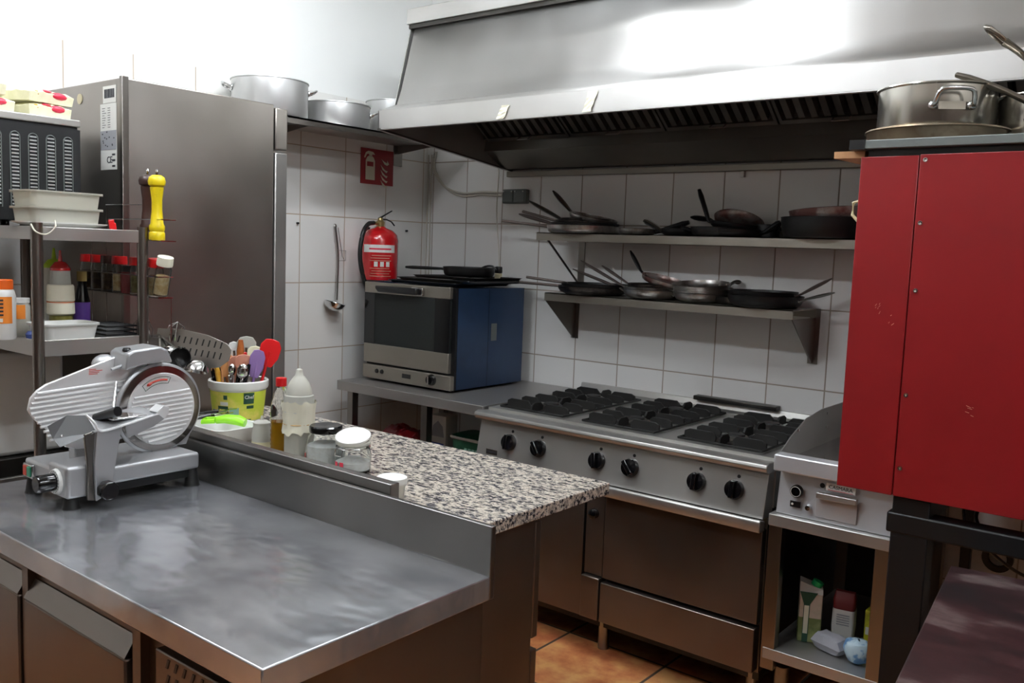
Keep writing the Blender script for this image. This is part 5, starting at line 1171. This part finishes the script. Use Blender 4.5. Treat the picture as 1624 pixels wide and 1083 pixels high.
# ------------------------------------------------------------------ red pizza oven on black stand
po = thing('pizza_oven', 'big red painted oven cabinet on a black stand at the right', 'oven', (3.2, -.9, .965))
PXa, PXb, PY = 2.692, 3.72, -1.30
MB().box(PXa + .004, PXb, PY + .006, -.42, .968, 1.763).build('body', 'red_panel', po, True, bevel=.002)
MB().box(PXa, 2.822, PY - .001, PY + .006, .9665, 1.764).build('front_panel', 'red_panel', po, True, bevel=.0015)
MB().box(2.824, PXb, PY, PY + .006, .9665, 1.766).build('front_panel', 'red_panel', po, True, bevel=.0015)
for x, z in ((2.824, 1.753), (2.824, 1.61), (2.826, 1.455), (2.824, 1.21), (2.824, 1.035), (3.3, 1.753), (3.3, 1.035)):
    MB().lathe([(0, 0), (.0055, 0), (.005, .003), (.002, .0032), (0, .002)], 14, T(x + .012, PY, z) @ RX(90)).build('screw', 'chrome', po, True, smooth=True)
b = MB(); rn = random.Random(9)
for k in range(16):
    cx, cz = ((2.76, 1.41), (2.79, 1.385), (2.98, 1.19))[k % 3]; a = rn.uniform(40, 80) if k % 3 < 2 else rn.uniform(-30, 0)
    b.box(-rn.uniform(.003, .012), .0, -.0004, .0004, 0, .0004, T(cx + rn.uniform(-.008, .008), PY - .0013, cz + rn.uniform(-.012, .012)) @ RY(-a))
b.build('scratches', 'beige', po, True)
MB().box(PXa + .01, PXb, PY + .02, -.42, 1.763, 1.782).build('top_recess', 'black', po, True)
t = thing('top_board', 'grey edged board with pans on top of the red oven', 'board', (3.1, -1.0, 1.782))
MB().box(2.665, PXb, PY - .005, -.5, 1.7825, 1.803).build('board', 'grey_box', t, True, bevel=.002)
MB().box(2.664, 2.70, PY - .007, -.9, 1.7815, 1.804).build('black_corner_wrap', 'black', t, True)
MB().prism([(2.62, -1.28), (2.69, -1.27), (2.69, -.9), (2.66, -.9)], 'z', 1.765, 1.7815).build('raw_wood_edge', 'cardboard', t, True)
lt = MB().box(2.682, 2.692, -1.27, -1.22, 1.585, 1.69).build('latch_bracket', 'beige', po, True, bevel=.002)
MB().tube([(2.684, -1.25, 1.665), (2.665, -1.25, 1.66), (2.665, -1.25, 1.63), (2.684, -1.25, 1.61)], .004, 6).build('loop', 'beige', lt, True)
sn = thing('oven_stand', 'black steel stand carrying the red oven', 'stand', (3.25, -.9, 0))
for x in (2.865, 3.62):
    MB().box(x - .042, x + .042, -1.29, -1.22, 0, .9645).build('leg', 'black_metal', sn, True, bevel=.003)
    MB().box(x - .047, x - .017, -.45, -.42, 0, .9645).build('leg', 'black_metal', sn, True, bevel=.003)
for y in (-1.262, -.45): MB().box(2.812, 3.68, y - .03, y + .03, .875, .925).build('crossbeam', 'black_metal', sn, True, bevel=.005)
for x in (2.865, 3.62): MB().box(x - .04, x + .01, -1.22, -.48, .875, .925).build('side_beam', 'black_metal', sn, True)
for y in (-1.26, -.44): MB().box(2.9, 3.6, y - .02, y + .02, .2, .24).build('lower_beam', 'black_metal', sn, True)
MB().box(3.085, 3.115, -.46, -.42, .0, .96).build('leg', 'black_metal', sn, True)
tag(MB().tube(spline([(3.0, -1.15, .96), (2.985, -1.18, .93), (3.0, -1.2, .9), (3.03, -1.2, .85), (3.10, -1.1, .78), (3.2, -.9, .72)], 8), .004, 8).build('power_cable', 'black', smooth=True), 'thin black cable dropping behind the stand crossbeam', 'cable')
tag(MB().tube(spline([(2.96, -1.12, .96), (2.95, -1.14, .93), (2.955, -1.15, .9)], 5), .004, 8).build('power_cable', 'black', smooth=True), 'short black cable loop under the red oven', 'cable')
tag(MB().tube([(3.0, -.3, .83), (3.0, -.3, .76), (3.13, -.3, .76)], .006, 6).build('gas_pipe', 'black'), 'dark angled pipe on the wall under the red oven', 'pipe')
t = thing('hose_coil', 'coil of pale ribbed hose below the red oven', 'hose', (3.13, -.55, .55))
for k in range(4):
    MB().tube([(.06 * math.cos(a * 20 * D2R) * (1 + .12 * k), -.03 + k * .022, .075 * math.sin(a * 20 * D2R) * (1 + .12 * k)) for a in range(18)], .011, 8, True, mtx=T(0, -.2, .12)).build('hose_turn', 'stripe_bag', t, smooth=True)
t = thing('gas_valve', 'small black round valve with two studs behind the brown table', 'valve', (2.86, -.02, .50))
MB().lathe([(.03, 0), (.05, 0), (.05, .02), (.03, .02)], 24, RX(90)).build('ring', 'black', t, smooth=True)
for s_ in (-1, 1): MB().tube([(s_ * .04, -.01, .04), (s_ * .055, -.02, .055)], .008, 8).build('stud', 'steel_dark', t, smooth=True)

# brown table front right
bt = thing('brown_table', 'worn dark red brown table top in the lower right corner', 'table', (3.15, -1.8, 0))
c0 = Vector((2.972, -1.345)); ux = Vector((math.cos(6.6 * D2R), math.sin(6.6 * D2R))); uy = Vector((.1, -.995)).normalized()
P4 = [c0, c0 + ux * .4, c0 + ux * .4 + uy * .95, c0 + uy * .95]
MB().prism([(p.x, p.y) for p in P4], 'z', .815, .845).build('table_top', 'brown_top', bt, True, bevel=.003)
def q4(a, b_): return c0 + ux * a + uy * b_
b = MB()
cs = [q4(.05, .05), q4(.35, .05), q4(.35, .9), q4(.05, .9)]
for p in cs: MB().box(p.x - .025, p.x + .025, p.y - .025, p.y + .025, 0, .815).build('leg', 'black_metal', bt, True)
MB().prism([(p.x, p.y) for p in [q4(.03, .03), q4(.37, .03), q4(.37, .92), q4(.03, .92)]], 'z', .74, .814).build('apron', 'black_metal', bt, True)
tag(MB().prism([(2.83, -1.42), (2.885, -1.44), (2.90, -1.50), (2.85, -1.49)], 'z', .001, .06).build('paper_scrap', 'paper', bevel=.006), 'white crumpled scrap on the floor beside the brown table', 'paper')

# pots on the red oven
BZ_ = 1.8035
G = 'cookware on top of the red oven'
t = thing('frying_pan', 'wide stained shallow pan under the steel casserole on the red oven', 'pan', (2.80, -1.08, BZ_), group=G)
MB().lathe([(0, 0), (.15, 0), (.156, .004), (.163, .035), (.167, .036), (.165, .040), (.158, .036), (.15, .006), (0, .004)], 48).build('body', 'bronze_pan', t, smooth=True)
MB().tube([(.16, .0, .03), (.30, .02, .05)], .008, 8, flat=.5).build('handle', 'disc_handle', t, smooth=True)
def casserole(x, y, z, r, h, az, label, name='casserole'):
    t = thing(name, label, 'pot', (x, y, z), (0, 0, az * D2R), G)
    MB().lathe([(0, 0), (r * .98, 0), (r, .006), (r, h), (r + .006, h + .003), (r + .005, h + .006), (r - .003, h + .003), (r - .003, .008), (0, .005)], 56).build('body', 'pot_steel', t, smooth=True)
    for s_ in (1, -1):
        zc = h * .48
        MB().tube(spline([(s_ * (r + .002), -.042, zc), (s_ * (r + .02), -.042, zc + .003), (s_ * (r + .035), -.034, zc + .03), (s_ * (r + .04), 0, zc + .034), (s_ * (r + .035), .034, zc + .03), (s_ * (r + .02), .042, zc + .003), (s_ * (r + .002), .042, zc)], 5), .0055, 10).build('handle', 'chrome', t, smooth=True)
        for yy in (-.042, .042): MB().ball((s_ * (r + .004), yy, zc), (.010, .012, .011), 12).build('handle_mount', 'chrome', t, smooth=True)
    return t
c = casserole(2.795, -1.08, BZ_ + .036, .135, .10, -62, 'wide steel casserole with loop handles on the red oven')
MB().box(.1355, .1362, -.03, .03, .04, .058).build('maker_plate', 'disc_handle', c)
casserole(3.02, -1.0, BZ_, .10, .115, -75, 'second steel pot at the right edge behind the sauce pan handles')
def spoonpan(x, y, z, r, h, tip, label, w_=.012, loop=True):
    t = thing('saute_pan', label, 'pan', (x, y, z), group=G)
    MB().lathe([(0, 0), (r * .95, 0), (r, .006), (r, h), (r + .004, h + .002), (r - .002, h + .002), (r - .003, .008), (0, .005)], 40).build('body', 'pot_steel', t, smooth=True)
    v = Vector(tip) - Vector((x, y, z)); d = Vector((v.x, v.y, 0)).normalized(); st_ = d * r + Vector((0, 0, h * .7))
    pts = [st_ + (v - st_) * k / 8 + Vector((0, 0, .012 * math.sin(math.pi * k / 8))) for k in range(9)]
    if loop:
        s_ = (v - st_).normalized(); side = s_.cross(Vector((0, 0, 1))).normalized(); e = pts[6]
        MB().tube(pts[:7], [w_, w_, w_ * .9, w_ * .9, w_, w_ * 1.1, w_ * 1.3], 10, flat=.5).build('handle', 'disc_handle', t, smooth=True)
        lp = [e + side * w_ * .9, e + s_ * .02 + side * w_ * 1.1, e + s_ * .045 + side * w_ * .9, e + s_ * .055, e + s_ * .045 - side * w_ * .9, e + s_ * .02 - side * w_ * 1.1, e - side * w_ * .9]
        MB().tube(lp, .0055, 8).build('hanging_loop', 'disc_handle', t, smooth=True)
    else: MB().tube(pts, [w_, w_, w_ * .9, w_ * .9, w_ * .9, w_, w_, w_ * 1.1, w_ * .8], 10, flat=.55).build('handle', 'disc_handle', t, smooth=True)
spoonpan(3.19, -1.16, BZ_, .11, .055, (2.845, -1.12, 1.972), 'sauce pan whose long handle lies over the casserole edge', .015, False)
spoonpan(3.12, -1.02, BZ_ + .12, .10, .045, (2.905, -1.1, 2.065), 'pan with the steep looped handle at the far right', .015, True)
